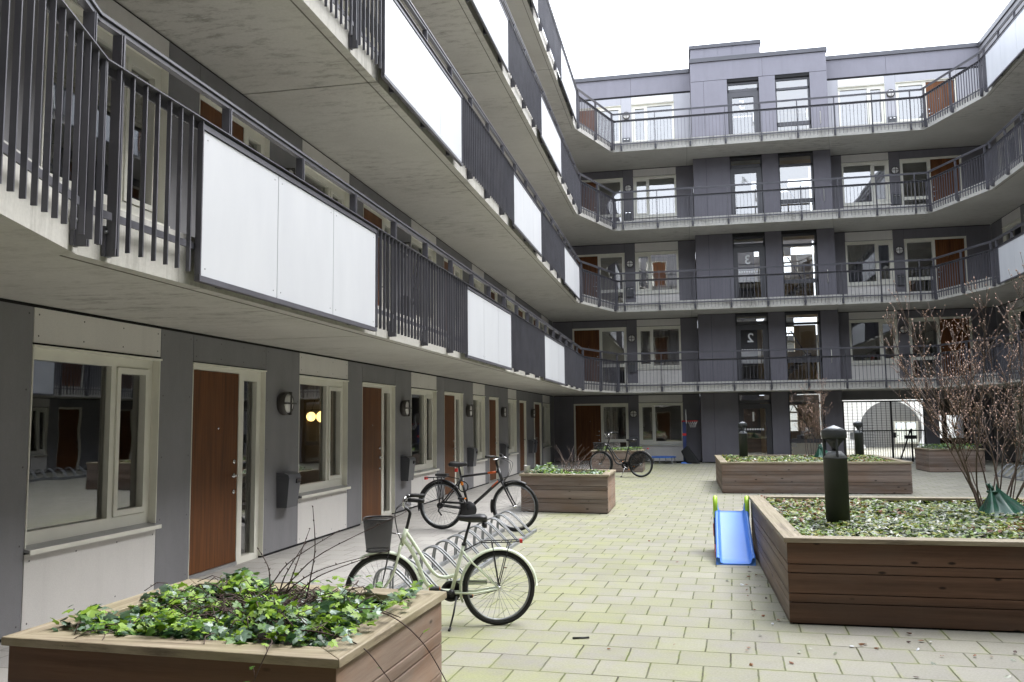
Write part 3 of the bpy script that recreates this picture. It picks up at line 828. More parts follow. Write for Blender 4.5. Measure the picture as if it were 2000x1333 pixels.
# ---- lamps and letter boxes on the walls
LS = 1.15
def lamp_mesh():
    b, g = MB(), MB()
    b.lathe([(.112, 0), (.122, -.02), (.122, -.075), (.108, -.085), (.100, -.075), (.100, -.06)], (0, 0, 0), 'lampring', 28, 'y')
    b.box(-.115, .115, -.112, -.100, -.008, .008, 'lampring'); b.box(-.008, .008, -.1125, -.1005, -.115, .115, 'lampring')
    for x in (-.112, .112): b.box(x - .006, x + .006, -.111, -.07, -.008, .008, 'lampring')
    for z in (-.112, .112): b.box(-.008, .008, -.111, -.07, z - .006, z + .006, 'lampring')
    g.lathe([(.099, -.05), (.098, -.075), (.08, -.092), (.045, -.098), (.001, -.099)], (0, 0, 0), 'lampglass', 28, 'y')
    return b.mesh('lamp_body'), g.mesh('lamp_diffuser')
LB, LG = lamp_mesh()
def wall_lamp(x, y, z, rz, label, group):
    o = thing('wall_lamp', label, 'wall lamp', (x, y, z), rz, group)
    for nm_, me_ in (('body', LB), ('diffuser', LG)): put(nm_, me_, o).scale = (LS, LS, LS)
def mailbox_mesh(w, d, h, slots):
    b, s = MB(), MB()
    prof = [(0, 0), (-d * .78, .0), (-d, h * .84), (-d * .93, h * .93), (-d * .55, h), (0, h)]
    n = len(prof)
    vs = [(-w / 2 * (.88 if i in (0, 1) else 1), y, z) for i, (y, z) in enumerate(prof)] + [(w / 2 * (.88 if i in (0, 1) else 1), y, z) for i, (y, z) in enumerate(prof)]
    b.add(vs, [tuple(range(n)), tuple(range(2 * n - 1, n - 1, -1))] + [(i, n + i, n + (i + 1) % n, (i + 1) % n) for i in range(n)], 'mailbox')
    b.box(-w / 2 - .006, w / 2 + .006, -d - .006, -.002, h * .835, h * .85, 'mailbox')
    for x in slots:
        s.box(x - .048, x + .048, -d - .012, -d + .03, h * .68, h * .80, 'blackplastic'); s.box(x - .04, x + .04, -d - .016, -d - .010, h * .725, h * .775, 'chrome')
    return b.mesh('mailbox_body'), s.mesh('mailbox_slot')
MA = mailbox_mesh(.31, .165, .41, [.08]); MD = mailbox_mesh(.27, .15, .37, [-.062, .062])
def mailbox(x, y, z, rz, label, group, dbl=False):
    o = thing('mailbox', label, 'mailbox', (x, y, z), rz, group)
    a, b = MD if dbl else MA
    put('body', a, o); put('slot', b, o)
LN = [('first', 9.36, 9.40), ('second', 13.78, 13.84), ('third', 18.17, 18.30), ('fourth', 21.80, 21.70), ('fifth', 26.20, 25.72)]
gl, gm = 'lamps along the left ground-floor wall', 'letter boxes along the left ground-floor wall'
for i, (nm, yl, ym) in enumerate(LN):
    wall_lamp(WX, yl, 1.74, rad(90), f'round bulkhead lamp on the left ground-floor wall, {nm} from the viewer', gl)
    mailbox(WX, ym, .52, rad(90), f'grey letter box on the left ground-floor wall, {nm} from the viewer', gm)
mailbox(WX, 26.22, .52, rad(90), 'grey letter box on the left ground-floor wall, farthest of all near the corner', gm)
STO = ['ground floor', 'first gallery', 'second gallery', 'third gallery', 'top gallery']
for k in range(5):
    wall_lamp(-1.80, BY, FLO[k] + 1.72, 0, f'round lamp left of the stair tower on the far wall, {STO[k]}', 'lamps on the far wall')
    mailbox(-1.82, BY, FLO[k] + .50, 0, f'grey letter box left of the stair tower on the far wall, {STO[k]}', 'letter boxes on the far wall', k > 0)
    if k > 0:
        wall_lamp(7.45, BY, FLO[k] + 1.75, 0, f'round lamp right of the stair tower on the far wall, {STO[k]}', 'lamps on the far wall')
        mailbox(7.45, BY, FLO[k] + .54, 0, f'grey letter box right of the stair tower on the far wall, {STO[k]}', 'letter boxes on the far wall', True)
        for i, (nm, yl, ym) in enumerate(LN[:4]):
            wall_lamp(WX, yl, FLO[k] + 1.74, rad(90), f'round lamp on the left wing, {STO[k]}, {nm} from the viewer', 'lamps on the left galleries')
        if k == 1:
            for nm, yl, ym in LN[1:3]: mailbox(WX, ym, FLO[k] + .52, rad(90), f'grey letter box behind the railing of the left first gallery, {nm} lamp', 'letter boxes on the left galleries')
# ------------------------------------------------------------------ ground and the street beyond the passage
g = MB(); g.add([(-70, -60, 0), (80, -60, 0), (80, 120, 0), (-70, 120, 0)], [(0, 1, 2, 3)], 'paving')
tag(g.build('paving'), 'courtyard paved in mossy concrete slabs', 'paving', kind='structure')
# garden wall with a moon gate, and the house seen through it
mg = MB(); cx, cz, rr, y0, y1 = 9.80, .86, 1.44, 44.0, 44.25
X0, X1, Z1 = 4.6, 17.0, 3.4
n = 48; inner = []; outer = []
for i in range(n + 1):
    a = -PI + 2 * PI * i / n
    a = -PI / 2 + math.asin(min(1, cz / rr)) * 0 + a
    inner.append((cx + rr * math.cos(a), cz + rr * math.sin(a)))
def edge(x, z):
    dx, dz = x - cx, z - cz; t = 1e9
    if dx > 1e-9: t = min(t, (X1 - cx) / dx)
    if dx < -1e-9: t = min(t, (X0 - cx) / dx)
    if dz > 1e-9: t = min(t, (Z1 - cz) / dz)
    if dz < -1e-9: t = min(t, (-.3 - cz) / dz)
    return (cx + dx * t, cz + dz * t)
outer = [edge(*p) for p in inner]
for i in range(n):
    a, b, c, d = inner[i], inner[i + 1], outer[i + 1], outer[i]
    mg.add([(a[0], y0, a[1]), (b[0], y0, b[1]), (c[0], y0, c[1]), (d[0], y0, d[1])], [(0, 1, 2, 3)], 'render')
    mg.add([(a[0], y1, a[1]), (b[0], y1, b[1]), (c[0], y1, c[1]), (d[0], y1, d[1])], [(3, 2, 1, 0)], 'render')
    mg.add([(a[0], y0, a[1]), (b[0], y0, b[1]), (b[0], y1, b[1]), (a[0], y1, a[1])], [(3, 2, 1, 0)], 'render')
for P, Q in (((X0, Z1), (X1, Z1)),):
    mg.box(X0, X1, y0 + .002, y1 - .002, Z1 - .3, Z1, 'render')
tag(mg.build('garden_wall'), 'white wall with a large round opening beyond the black gate', 'wall')
hs = thing('house', 'grey clapboard house seen through the round opening in the white wall', 'house', (10.24, 45.5, -.206))
hs.scale = (1.1375, 1.1375, 1.1375)
w = MB()
w.box(-5, 5, 0, .2, 0, .32, 'siding'); w.box(-5, .02, 0, .2, .32, 1.32, 'siding'); w.box(1.02, 5, 0, .2, .32, 1.32, 'siding'); w.box(-5, 5, 0, .2, 1.32, 5, 'siding')
w.build('wall', hs)
w = MB(); w.box(.02, .09, -.02, .12, .32, 1.32, 'frame'); w.box(.95, 1.02, -.02, .12, .32, 1.32, 'frame'); w.box(.09, .95, -.02, .12, 1.25, 1.32, 'frame'); w.box(.09, .95, -.02, .12, .32, .40, 'frame'); w.box(.49, .55, -.02, .12, .40, 1.25, 'frame')
o = w.build('window', hs); w = MB(); w.add([(.09, .1, .4), (.95, .1, .4), (.95, .1, 1.25), (.09, .1, 1.25)], [(0, 1, 2, 3)], 'glass'); w.build('pane', o)
w = MB(); w.box(-5.3, 5.3, -.4, 3, 5, 5.2, 'cap'); w.build('roof', hs)
# gate in the passage
gt = thing('gate', 'black steel bar gate closing the ground-floor passage beside the stair tower', 'gate', (0, 31.02, 0))
f = MB()
f.box(5.37, 7.99, -.02, .02, 2.02, 2.07, 'gate'); f.box(5.37, 7.99, -.025, .025, 1.02, 1.06, 'gate'); f.box(5.37, 7.99, -.02, .02, .06, .10, 'gate')
f.box(5.365, 5.41, -.025, .025, .0, 2.07, 'gate'); f.box(6.90, 6.96, -.03, .03, 0, 2.07, 'gate'); f.box(7.95, 7.99, -.025, .025, 0, 2.07, 'gate')
f.build('frame', gt)
b = MB()
x = 5.53
while x < 7.9:
    if abs(x - 6.93) > .05: b.box(x - .007, x + .007, -.008, .008, .1, 2.02, 'gate')
    xx = x + .0775
    if abs(xx - 6.93) > .05: b.box(xx - .006, xx + .006, -.007, .007, .1, 1.02, 'gate')
    x += .155
b.build('bar_infill', gt)
b = MB()
z = .18
while z < 2.0: b.box(5.41, 6.36, .009, .016, z - .004, z + .004, 'gate'); z += .105
b.build('wire_grid', gt)
b = MB(); b.box(6.97, 7.05, -.05, .05, .80, .98, 'gate'); b.tube([(7.0, -.04, .88), (7.0, -.10, .88), (7.12, -.10, .88)], .012, 'chrome', 8); b.build('lock', gt)
b = MB(); b.tube([(7.12, -.12, .04), (7.50, -.12, 1.08)], .025, 'gate', 8); b.tube([(7.52, -.12, 0), (7.52, -.12, 1.10)], .03, 'gate', 8); b.box(7.30, 7.68, -.16, -.08, .76, .88, 'gate'); b.build('brace', gt)
b = MB(); b.box(5.56, 5.80, -.03, -.021, .74, 1.0, 'render'); b.build('notice_plate', gt)
bb = MB()
bb.lathe([(.02, 0), (.20, .01), (.24, .10), (.20, .20), (.10, .28), (.03, .33)], (7.72, 30.2, 0), 'clothblack', 14)
tag(bb.build('bag'), 'black bag slumped on the ground in front of the gate', 'bag')
bb = MB(); bb.lathe([(.07, 0), (.08, .02), (.08, .26), (.05, .32), (.03, .34)], (7.95, 29.6, 0), 'digit', 14)
tag(bb.build('canister'), 'small white canister on the ground beside the black bag', 'canister')
# recessed room right of the passage
rc = MB()
rc.box(8.74, 10.10, 33.6, 33.7, 0, .72, 'brownpanel'); rc.box(8.74, 9.05, 33.6, 33.7, .72, 2.4, 'brownpanel'); rc.box(9.05, 10.1, 33.6, 33.7, 1.55, 2.4, 'inter')
rc.box(9.25, 9.40, 33.6, 33.7, .72, 1.55, 'gate'); rc.box(9.95, 10.10, 33.6, 33.7, .72, 1.55, 'gate')
tag(rc.build('timber_screen'), 'dark timber screen with slots of daylight in the ground-floor recess', 'screen')

# ------------------------------------------------------------------ planters
def inset(P, d):
    out = []; n = len(P)
    for i in range(n):
        a, b, c = Vector(P[i - 1]), Vector(P[i]), Vector(P[(i + 1) % n])
        t1, t2 = (b - a).normalized(), (c - b).normalized()
        n1, n2 = Vector((-t1.y, t1.x)), Vector((-t2.y, t2.x))
        m = (n1 + n2).normalized(); out.append(b + m * (d / m.dot(n1)))
    return out
def planter(P, label, mats, h=.625, fill=.54, group='larch planters in the courtyard'):
    """P: outer corners of the cap, counter-clockwise from the front left"""
    P = [Vector(p) for p in P]; c = sum(P, Vector((0, 0))) / 4
    o = thing('planter', label, 'planter', (c.x, c.y, 0), 0, group)
    P = [p - c for p in P]
    B = inset(P, .022); I = inset(P, .15); BI = inset(P, .06)
    rows = [(.012, .155), (.161, .220), (.226, .366), (.372, .430), (.436, h - .038)]
    for e in range(4):
        mb = MB(); a, b, ai, bi = B[e], B[(e + 1) % 4], BI[e], BI[(e + 1) % 4]
        for z0, z1 in rows:
            mb.hexa([(a.x, a.y, z0), (b.x, b.y, z0), (bi.x, bi.y, z0), (ai.x, ai.y, z0)], [(a.x, a.y, z1), (b.x, b.y, z1), (bi.x, bi.y, z1), (ai.x, ai.y, z1)], mats[e])
        bevel(mb.build('board_side', o), .0035)
    bk = inset(P, .045); bk2 = inset(P, .062)
    mb = MB()
    for e in range(4):
        a, b, ai, bi = bk[e], bk[(e + 1) % 4], bk2[e], bk2[(e + 1) % 4]
        mb.hexa([(a.x, a.y, .0), (b.x, b.y, .0), (bi.x, bi.y, .0), (ai.x, ai.y, .0)], [(a.x, a.y, h - .04), (b.x, b.y, h - .04), (bi.x, bi.y, h - .04), (ai.x, ai.y, h - .04)], 'joint')
    mb.build('liner', o)
    for e in range(4):
        mb = MB(); a, b, ai, bi = P[e], P[(e + 1) % 4], I[e], I[(e + 1) % 4]
        t = (b - a).normalized() * .0012
        a, b, ai, bi = a + t, b - t, ai + t, bi - t
        mb.hexa([(a.x, a.y, h - .035), (b.x, b.y, h - .035), (bi.x, bi.y, h - .035), (ai.x, ai.y, h - .035)], [(a.x, a.y, h), (b.x, b.y, h), (bi.x, bi.y, h), (ai.x, ai.y, h)], 'capx' if e % 2 == 0 else 'capy')
        bevel(mb.build('cap_board', o), .004)
    s = MB(); I2 = inset(P, .066); s.prism([(p.x, p.y) for p in I2], .06, fill, 'soil'); s.build('soil', o)
    return o
PA = [(-2.83, 3.135), (-1.285, 3.045), (-1.235, 4.33), (-2.80, 4.47)]
PB = [(.69, 6.60), (4.25, 6.53), (4.30, 10.10), (.69, 10.16)]
PC = [(.69, 17.82), (4.34, 17.86), (4.37, 21.45), (.69, 21.40)]
PD = [(-2.73, 13.98), (-1.22, 13.76), (-1.215, 15.20), (-2.73, 15.42)]
PE = [(-2.70, 24.75), (-1.19, 24.75), (-1.19, 26.2), (-2.70, 26.2)]
PF = [(6.45, 24.9), (7.92, 25.0), (7.92, 26.4), (6.45, 26.35)]
planter(PA, 'larch planter in the foreground, overgrown with ivy', ['plankdark', 'plankside', 'plankgrey', 'plankgrey'])
planter(PB, 'large dark larch planter right of the blue slide', ['plankdark', 'plankgrey', 'plankgrey', 'plankgrey'])
planter(PC, 'large weathered larch planter in the middle of the court', ['plankgrey'] * 4)
planter(PD, 'small larch planter with tin can and red twigs behind the bike rack', ['plankgrey', 'plankside', 'plankgrey', 'plankgrey'])
planter(PE, 'small larch planter behind the farthest bicycle', ['plankgrey'] * 4)
planter(PF, 'small larch planter by the gate behind the budding shrub', ['plankgrey'] * 4)

# ------------------------------------------------------------------ leaves
R = random.Random(21)
def rot_frame(yaw, tilt, roll):
    return Matrix.Rotation(yaw, 3, 'Z') @ Matrix.Rotation(tilt, 3, 'X') @ Matrix.Rotation(roll, 3, 'Y')
IVY = [(0, 0), (.34, -.16), (.62, .10), (.44, .30), (.56, .62), (.22, .60), (0, 1.05), (-.22, .60), (-.56, .62), (-.44, .30), (-.62, .10), (-.34, -.16)]
def ivy_leaf(mb, p, s, yaw, tilt, roll, mat):
    m = rot_frame(yaw, tilt, roll); vs = [(0, .38 * s, .0)]
    for x, y in IVY: vs.append((x * s, y * s, -abs(x) * s * .22 - max(0, y - .5) * s * .15 + (.04 * s if abs(x) < .3 else 0)))
    vs = [Vector(p) + m @ Vector(v) for v in vs]
    mb.add(vs, [(0, i, i % 12 + 1) for i in range(1, 13)], mat)
def small_leaf(mb, p, s, yaw, tilt, roll, mat):
    m = rot_frame(yaw, tilt, roll)
    L = [(0, 0, 0), (.30, .35, -.10), (.24, .75, -.10), (0, 1, -.06), (-.24, .75, -.10), (-.30, .35, -.10), (0, .5, .03)]
    vs = [Vector(p) + m @ (Vector(v) * s) for v in L]
    mb.add(vs, [(0, 1, 6), (1, 2, 6), (2, 3, 6), (3, 4, 6), (4, 5, 6), (5, 0, 6)], mat)
def inpoly(P, rnd, m=.17):
    Q = inset([Vector(p) for p in P], m)
    u, v = rnd.random(), rnd.random()
    a = Q[0].lerp(Q[1], u); b = Q[3].lerp(Q[2], u); return a.lerp(b, v)
# ivy in the foreground planter
iv = MB()
def ivy_h(x, y):
    return .57 + .055 * math.sin(x * 5.1 + 1) * math.cos(y * 4.3) + .03 * math.sin(x * 13 + y * 9)
ctr = (-1.93, 3.84)
for i in range(2700):
    p = inpoly(PA, R, .13)
    d = math.hypot(p.x - ctr[0], p.y - ctr[1])
    if d < .20 and R.random() < .72: continue
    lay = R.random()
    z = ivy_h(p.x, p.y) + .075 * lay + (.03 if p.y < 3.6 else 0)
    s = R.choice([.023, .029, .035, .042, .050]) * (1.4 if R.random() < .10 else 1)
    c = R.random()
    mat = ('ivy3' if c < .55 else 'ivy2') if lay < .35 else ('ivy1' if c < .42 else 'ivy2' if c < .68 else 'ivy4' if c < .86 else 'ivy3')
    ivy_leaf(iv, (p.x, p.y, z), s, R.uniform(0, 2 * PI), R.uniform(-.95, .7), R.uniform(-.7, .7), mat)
for i in range(75):                                   # leaves that hang over and stand above the cap boards
    u = R.random()
    if R.random() < .55: p = Vector((-1.40 + .10 * R.random(), 3.15 + 1.1 * u, .645 + .05 * R.random()))
    else: p = Vector((-2.5 + 1.2 * u, 4.24 - .05 * u + .06 * R.random(), .64 + .08 * R.random()))
    ivy_leaf(iv, p, R.uniform(.030, .052), R.uniform(0, 2 * PI), R.uniform(-.6, .6), R.uniform(-.6, .6), R.choice(['ivy1', 'ivy1', 'ivy2', 'ivy4']))
for i in range(120):                                  # stems between the leaves
    p = inpoly(PA, R, .18); a = R.uniform(0, 2 * PI); l = R.uniform(.08, .3)
    q = [(p.x + math.cos(a + .5 * t) * l * t, p.y + math.sin(a + .5 * t) * l * t, ivy_h(p.x, p.y) + .05 + .05 * math.sin(t * 3)) for t in (0, .33, .66, 1)]
    iv.tube(q, .0022, 'twig', 5)
tag(iv.build('ivy'), 'bright and dark ivy filling the foreground planter', 'ivy', kind='stuff')
def vine(pts, leaves, label):
    mb = MB(); P = spline(pts, 8); mb.tube(P, .0034, 'twig', 6, r1=.0018)
    for t, s in leaves:
        p = P[int(t * (len(P) - 1))]
        q = p + Vector((R.uniform(-.02, .02), R.uniform(-.02, .02), R.uniform(.02, .05)))
        mb.tube([p, q], .0012, 'twig', 5); ivy_leaf(mb, q, s, R.uniform(0, 2 * PI), R.uniform(-.3, .7), R.uniform(-.4, .4), R.choice(['ivy1', 'ivy2', 'ivy1']))
    tag(mb.build('ivy_runner'), label, 'ivy runner', 'ivy runners trailing from the foreground planter')
vine([(-1.62, 3.66, .62), (-1.46, 3.62, .665), (-1.30, 3.62, .66), (-1.16, 3.68, .53), (-1.06, 3.78, .30), (-1.0, 3.88, .10), (-.94, 3.95, .012), (-.86, 3.98, .01)],
     [(.42, .034), (.62, .022), (.75, .025), (.88, .02), (.97, .02)], 'long ivy runner arching from the foreground planter down to the paving')
vine([(-1.70, 3.38, .62), (-1.55, 3.30, .66), (-1.40, 3.26, .655), (-1.28, 3.27, .61), (-1.20, 3.31, .50), (-1.15, 3.36, .40)],
     [(.5, .022), (.8, .02), (.99, .018)], 'shorter ivy runner hanging over the right side of the foreground planter')
vine([(-1.78, 3.28, .62), (-1.62, 3.16, .655), (-1.58, 3.06, .645), (-1.60, 3.03, .58), (-1.63, 3.02, .50)],
     [(.55, .028), (.85, .02), (1.0, .022)], 'ivy runner hanging over the dark front face of the foreground planter')
def twiggy(name, label, base, tips, r0, mat, extra=0, spread=.12, cat='shrub'):
    o = thing(name, label, cat, base)
    mb = MB(); bd = MB()
    for tip in tips:
        b0 = Vector((R.uniform(-spread, spread), R.uniform(-spread, spread), 0)); t = Vector(tip) - Vector(base)
        mid = b0.lerp(t, .5) + Vector((R.uniform(-.04, .04), R.uniform(-.04, .04), .06))
        P = spline([b0, b0.lerp(mid, .5) + Vector((R.uniform(-.02, .02), R.uniform(-.02, .02), .02)), mid, t], 5)
        mb.tube(P, r0, mat, 6, r1=r0 * .35)
        for j in range(3, len(P), 2):
            q = P[j] + Vector((R.uniform(-.01, .01), R.uniform(-.01, .01), R.uniform(0, .012)))
            mb.tube([P[j], q], r0 * .9, 'twig', 5, r1=r0 * .3)
    for i in range(extra):
        a = R.uniform(0, 2 * PI); l = R.uniform(.05, .24); b0 = Vector((R.uniform(-.2, .2), R.uniform(-.2, .2), R.uniform(-.02, .03)))
        P = [b0 + Vector((math.cos(a + k * .5) * l * k / 3, math.sin(a + k * .5) * l * k / 3, .03 * k * R.uniform(0, 1))) for k in range(4)]
        mb.tube(P, r0 * .8, mat, 5, r1=r0 * .4)
    mb.build('stem', o)
    if bd.v: bd.build('bud', o)
    return o
twiggy('twig_shrub', 'bare dark twigs rising from the ivy in the foreground planter', (-1.93, 3.84, .60),
       [(-1.72, 3.75, 1.11), (-1.79, 3.82, .93), (-1.66, 3.92, .98), (-1.50, 3.90, .86), (-1.33, 3.95, 1.07), (-1.38, 3.85, .90), (-2.10, 3.95, .88), (-1.84, 3.98, .98)], .0042, 'twig', 130)
# ground cover of the other planters
def cover(P, n, smin, smax, label, zb=.55, bump_h=.085, mats=None, margin=.15):
    mb = MB()
    for i in range(n):
        p = inpoly(P, R, margin)
        hgt = bump_h * (.5 + .5 * math.sin(p.x * 3.1 + p.y * 1.3) * math.sin(p.y * 2.7 - p.x)) 
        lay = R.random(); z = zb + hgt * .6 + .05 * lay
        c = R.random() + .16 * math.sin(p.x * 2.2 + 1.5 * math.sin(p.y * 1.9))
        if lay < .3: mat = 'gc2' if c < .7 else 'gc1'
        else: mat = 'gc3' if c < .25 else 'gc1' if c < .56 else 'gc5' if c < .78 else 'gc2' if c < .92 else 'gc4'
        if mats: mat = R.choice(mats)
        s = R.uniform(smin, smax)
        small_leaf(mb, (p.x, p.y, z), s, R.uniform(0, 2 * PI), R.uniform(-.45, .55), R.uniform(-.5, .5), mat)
    return tag(mb.build('ground_cover'), label, 'ground cover', kind='stuff')
cover(PB, 15000, .034, .068, 'low mottled ground cover around the shrub in the right planter', .535)
cover(PC, 8000, .05, .09, 'low mottled ground cover in the middle planter', .54)
gr = ['ivy1', 'ivy2', 'ivy4', 'gc3', 'gc1', 'ivy4']
def mound(P, n, label, top):
    mb = MB(); cx = sum(p[0] for p in P) / 4; cy = sum(p[1] for p in P) / 4
    for i in range(n):
        p = inpoly(P, R, .08)
        d = max(abs(p.x - cx), abs(p.y - cy)) / .7
        z = .58 + top(p.x - cx, p.y - cy) * R.uniform(.2, 1)
        ivy_leaf(mb, (p.x, p.y, z), R.uniform(.03, .055), R.uniform(0, 2 * PI), R.uniform(-.7, .6), R.uniform(-.6, .6), R.choice(gr))
    tag(mb.build('ivy'), label, 'ivy', kind='stuff')
mound(PD, 900, 'ivy in the small planter with the tin can', lambda x, y: .05 + .13 * max(0, 1 - abs(x + .45) / .3))
mound(PE, 650, 'ivy in the small planter behind the farthest bicycle', lambda x, y: .12)
mound(PF, 650, 'ivy in the small planter by the gate', lambda x, y: .16)
twiggy('twig_shrub', 'reddish bare twigs in the small planter with the tin can', (-1.93, 14.75, .60),
       [(-1.93 + R.uniform(-.45, .5), 14.75 + R.uniform(-.2, .3), .60 + R.uniform(.18, .50)) for i in range(34)], .004, 'bark', 30, .2)
cn = MB(); cn.lathe([(.052, 0), (.056, .004), (.056, .125), (.058, .13), (.05, .128), (.05, .02)], (-2.62, 14.12, .6255), 'tin', 18)
tag(cn.build('tin_can'), 'open tin can on the corner of the small planter', 'tin can')

# ------------------------------------------------------------------ budding multi-stem shrubs
def shrub(name, label, base, height, spread, nst, seed, bud=1.0):
    r = random.Random(seed)
    o = thing(name, label, 'shrub', base)
    st, bd = MB(), MB()
    def put_bud(p, d, s):
        d = d.normalized(); q = p + d * s * 2.2
        a = d.orthogonal().normalized(); b = d.cross(a); m = p.lerp(q, .45)
        vs = [p, m + a * s * .52, m + b * s * .52, m - a * s * .52, m - b * s * .52, q]
        bd.add(vs, [(0, 2, 1), (0, 3, 2), (0, 4, 3), (0, 1, 4), (5, 1, 2), (5, 2, 3), (5, 3, 4), (5, 4, 1)], 'bud', True)
    def branch(p, d, length, rad0, depth):
        n = max(4, int(length / .11)); P = [p.copy()]; dd = d.normalized()
        for i in range(n):
            dd = (dd + Vector((r.uniform(-.11, .11), r.uniform(-.11, .11), r.uniform(-.02, .10)))).normalized()
            P.append(P[-1] + dd * (length / n))
        st.tube(P, rad0, 'bark', 6 if depth == 0 else 5, r1=max(.0016, rad0 * .28))
        if depth > 0:
            put_bud(P[-1], dd, r.uniform(.010, .017) * bud)
            for i in range(1, n):
                if r.random() < (.75 if depth == 2 else .45):
                    side = Vector((r.uniform(-1, 1), r.uniform(-1, 1), r.uniform(-.1, .8))).normalized()
                    put_bud(P[i], (side + dd * .8), r.uniform(.007, .013) * bud)
        if depth < 2:
            k = int(length / (.115 if depth == 0 else .14))
            for i in range(k):
                t = r.uniform(.30 if depth == 0 else .25, 1.0); j = min(n - 1, int(t * n))
                side = Vector((r.uniform(-1, 1), r.uniform(-1, 1), r.uniform(.15, .9))).normalized()
                bdn = (dd * .6 + side).normalized()
                L = length * (.30 if depth == 0 else .42) * (1.15 - t * .6) * r.uniform(.6, 1.1)
                branch(P[j], bdn, max(.10, L), max(.0024, rad0 * (.42 if depth == 0 else .55) * (1.1 - .5 * t)), depth + 1)
    for i in range(nst):
        a = 2.4 * i + r.uniform(-.3, .3); lean = (.12 + .95 * math.sqrt((i + .5) / nst)) * spread
        b0 = Vector((math.cos(a) * r.uniform(.02, .20), math.sin(a) * r.uniform(.02, .16), -.02))
        d = Vector((math.cos(a) * lean, math.sin(a) * lean, 1))
        branch(b0, d, height * r.uniform(.72, 1.05), r.uniform(.0065, .0118) * (height / 2.4), 0)
    st.build('stem', o); bd.build('buds', o)  # second mesh holds only the shrub's buds, no leaves
    return o
shrub('budding_shrub', 'tall multi-stem shrub in bud in the large right planter', (2.90, 9.0, .55), 2.28, .52, 15, 12, .85)
shrub('budding_shrub', 'slender shrub in bud in the middle planter before the stair tower', (2.95, 21.0, .55), 1.85, .36, 8, 9, 1.0)
def drape(label, c, w, h, seed, toward):
    r = random.Random(seed); mb = MB(); n, m = 30, 10; vs = []
    for j in range(m + 1):
        t = j / m
        for i in range(n):
            a = 2 * PI * i / n
            fold = 1 + .24 * math.sin(a * 5 + 1.6 * math.sin(a * 2 + seed) + t * 1.5) * t + .11 * math.sin(a * 11 + t * 3 + 2 * math.sin(a)) * t ** .7
            rr = w * (.13 + .87 * t ** 1.25) * fold
            z = h * (1 - t) ** 1.0 * (1 + .16 * math.sin(a * 3 + seed)) + .05 * t * (1 - t) * math.sin(a * 6 + 2 + 3 * t) * 2 + (.03 * math.sin(a * 7) if j == 0 else 0)
            vs.append((c[0] + rr * math.cos(a) + toward[0] * t * .5, c[1] + .75 * rr * math.sin(a) + toward[1] * t, c[2] + z))
    fs = [(j * n + i, j * n + (i + 1) % n, (j + 1) * n + (i + 1) % n, (j + 1) * n + i) for j in range(m) for i in range(n)]
    mb.add(vs, fs, 'bag', True); mb.tube([(c[0] + w * .16 * math.cos(a), c[1] + w * .13 * math.sin(a), c[2] + h * .93) for a in [2 * PI * i / 12 for i in range(12)]], .012, 'bag', 6, closed=True)
    for i in range(5):
        a = r.uniform(0, 2 * PI); p = Vector((c[0], c[1], c[2] + h * .95))
        q = p + Vector((math.cos(a) * .06, math.sin(a) * .05, .07)); mb.tube([p, q], .016, 'bag', 5, r1=.004)
    tag(mb.build('watering_bag'), label, 'watering bag')
drape('green watering bag tied at the foot of the large shrub on the right', (2.78, 8.66, .55), .27, .27, 3, (.16, -.06))
drape('green watering bag at the foot of the slender shrub in the middle planter', (3.05, 20.7, .56), .25, .28, 4, (.22, -.05))

# ------------------------------------------------------------------ bollard lights
def bollard(x, y, z0, z1, label):
    o = thing('bollard_light', label, 'bollard light', (x, y, z0), 0, 'bollard lights standing in the planters')
    H = z1 - z0; r = .098
    b = MB(); b.lathe([(r, -.05), (r, H - .29), (r * 1.06, H - .285), (r * 1.06, H - .277)], (0, 0, 0), 'bollard', 36); b.build('post', o)
    b = MB(); b.lathe([(r * 1.04, H - .277), (r * .55, H - .225), (.012, H - .218)], (0, 0, 0), 'bollardtop', 36); b.build('reflector', o)
    for i in range(4):
        b = MB(); a = PI / 4 * (2 * i) - PI / 2 + .05;
        cx_, cy_ = math.cos(a), math.sin(a); p = Vector((cx_, cy_, 0)) * r * .90; t = Vector((-cy_, cx_, 0)) * .009; n_ = Vector((cx_, cy_, 0)) * .009
        q = [p - t - n_, p + t - n_, p + t + n_, p - t + n_]
        b.hexa([(v.x, v.y, H - .278) for v in q], [(v.x, v.y, H - .11) for v in q], 'bollard')
        b.build('strut', o)
    b = MB(); b.lathe([(.02, H - .10), (r * 1.02, H - .112), (r * 1.06, H - .105), (r * 1.06, H - .05), (r * 1.04, H - .043)], (0, 0, 0), 'bollard', 36); b.build('hood', o)
    b = MB(); b.lathe([(r * 1.05, H - .043), (r * .5, H - .018), (.004, H)], (0, 0, 0), 'bollardtop', 36); b.build('lid', o)
    b = MB(); b.lathe([(.012, H - .218), (.05, H - .16), (r * .9, H - .113)], (0, 0, 0), 'bollard', 28); b.build('baffle', o)
bollard(1.27, 7.80, .54, 1.435, 'charcoal bollard light in the near right planter, largest of three')
bollard(1.33, 20.6, .54, 1.435, 'charcoal bollard light at the left end of the middle planter')
bollard(3.98, 21.1, .54, 1.42, 'charcoal bollard light at the far right end of the middle planter')

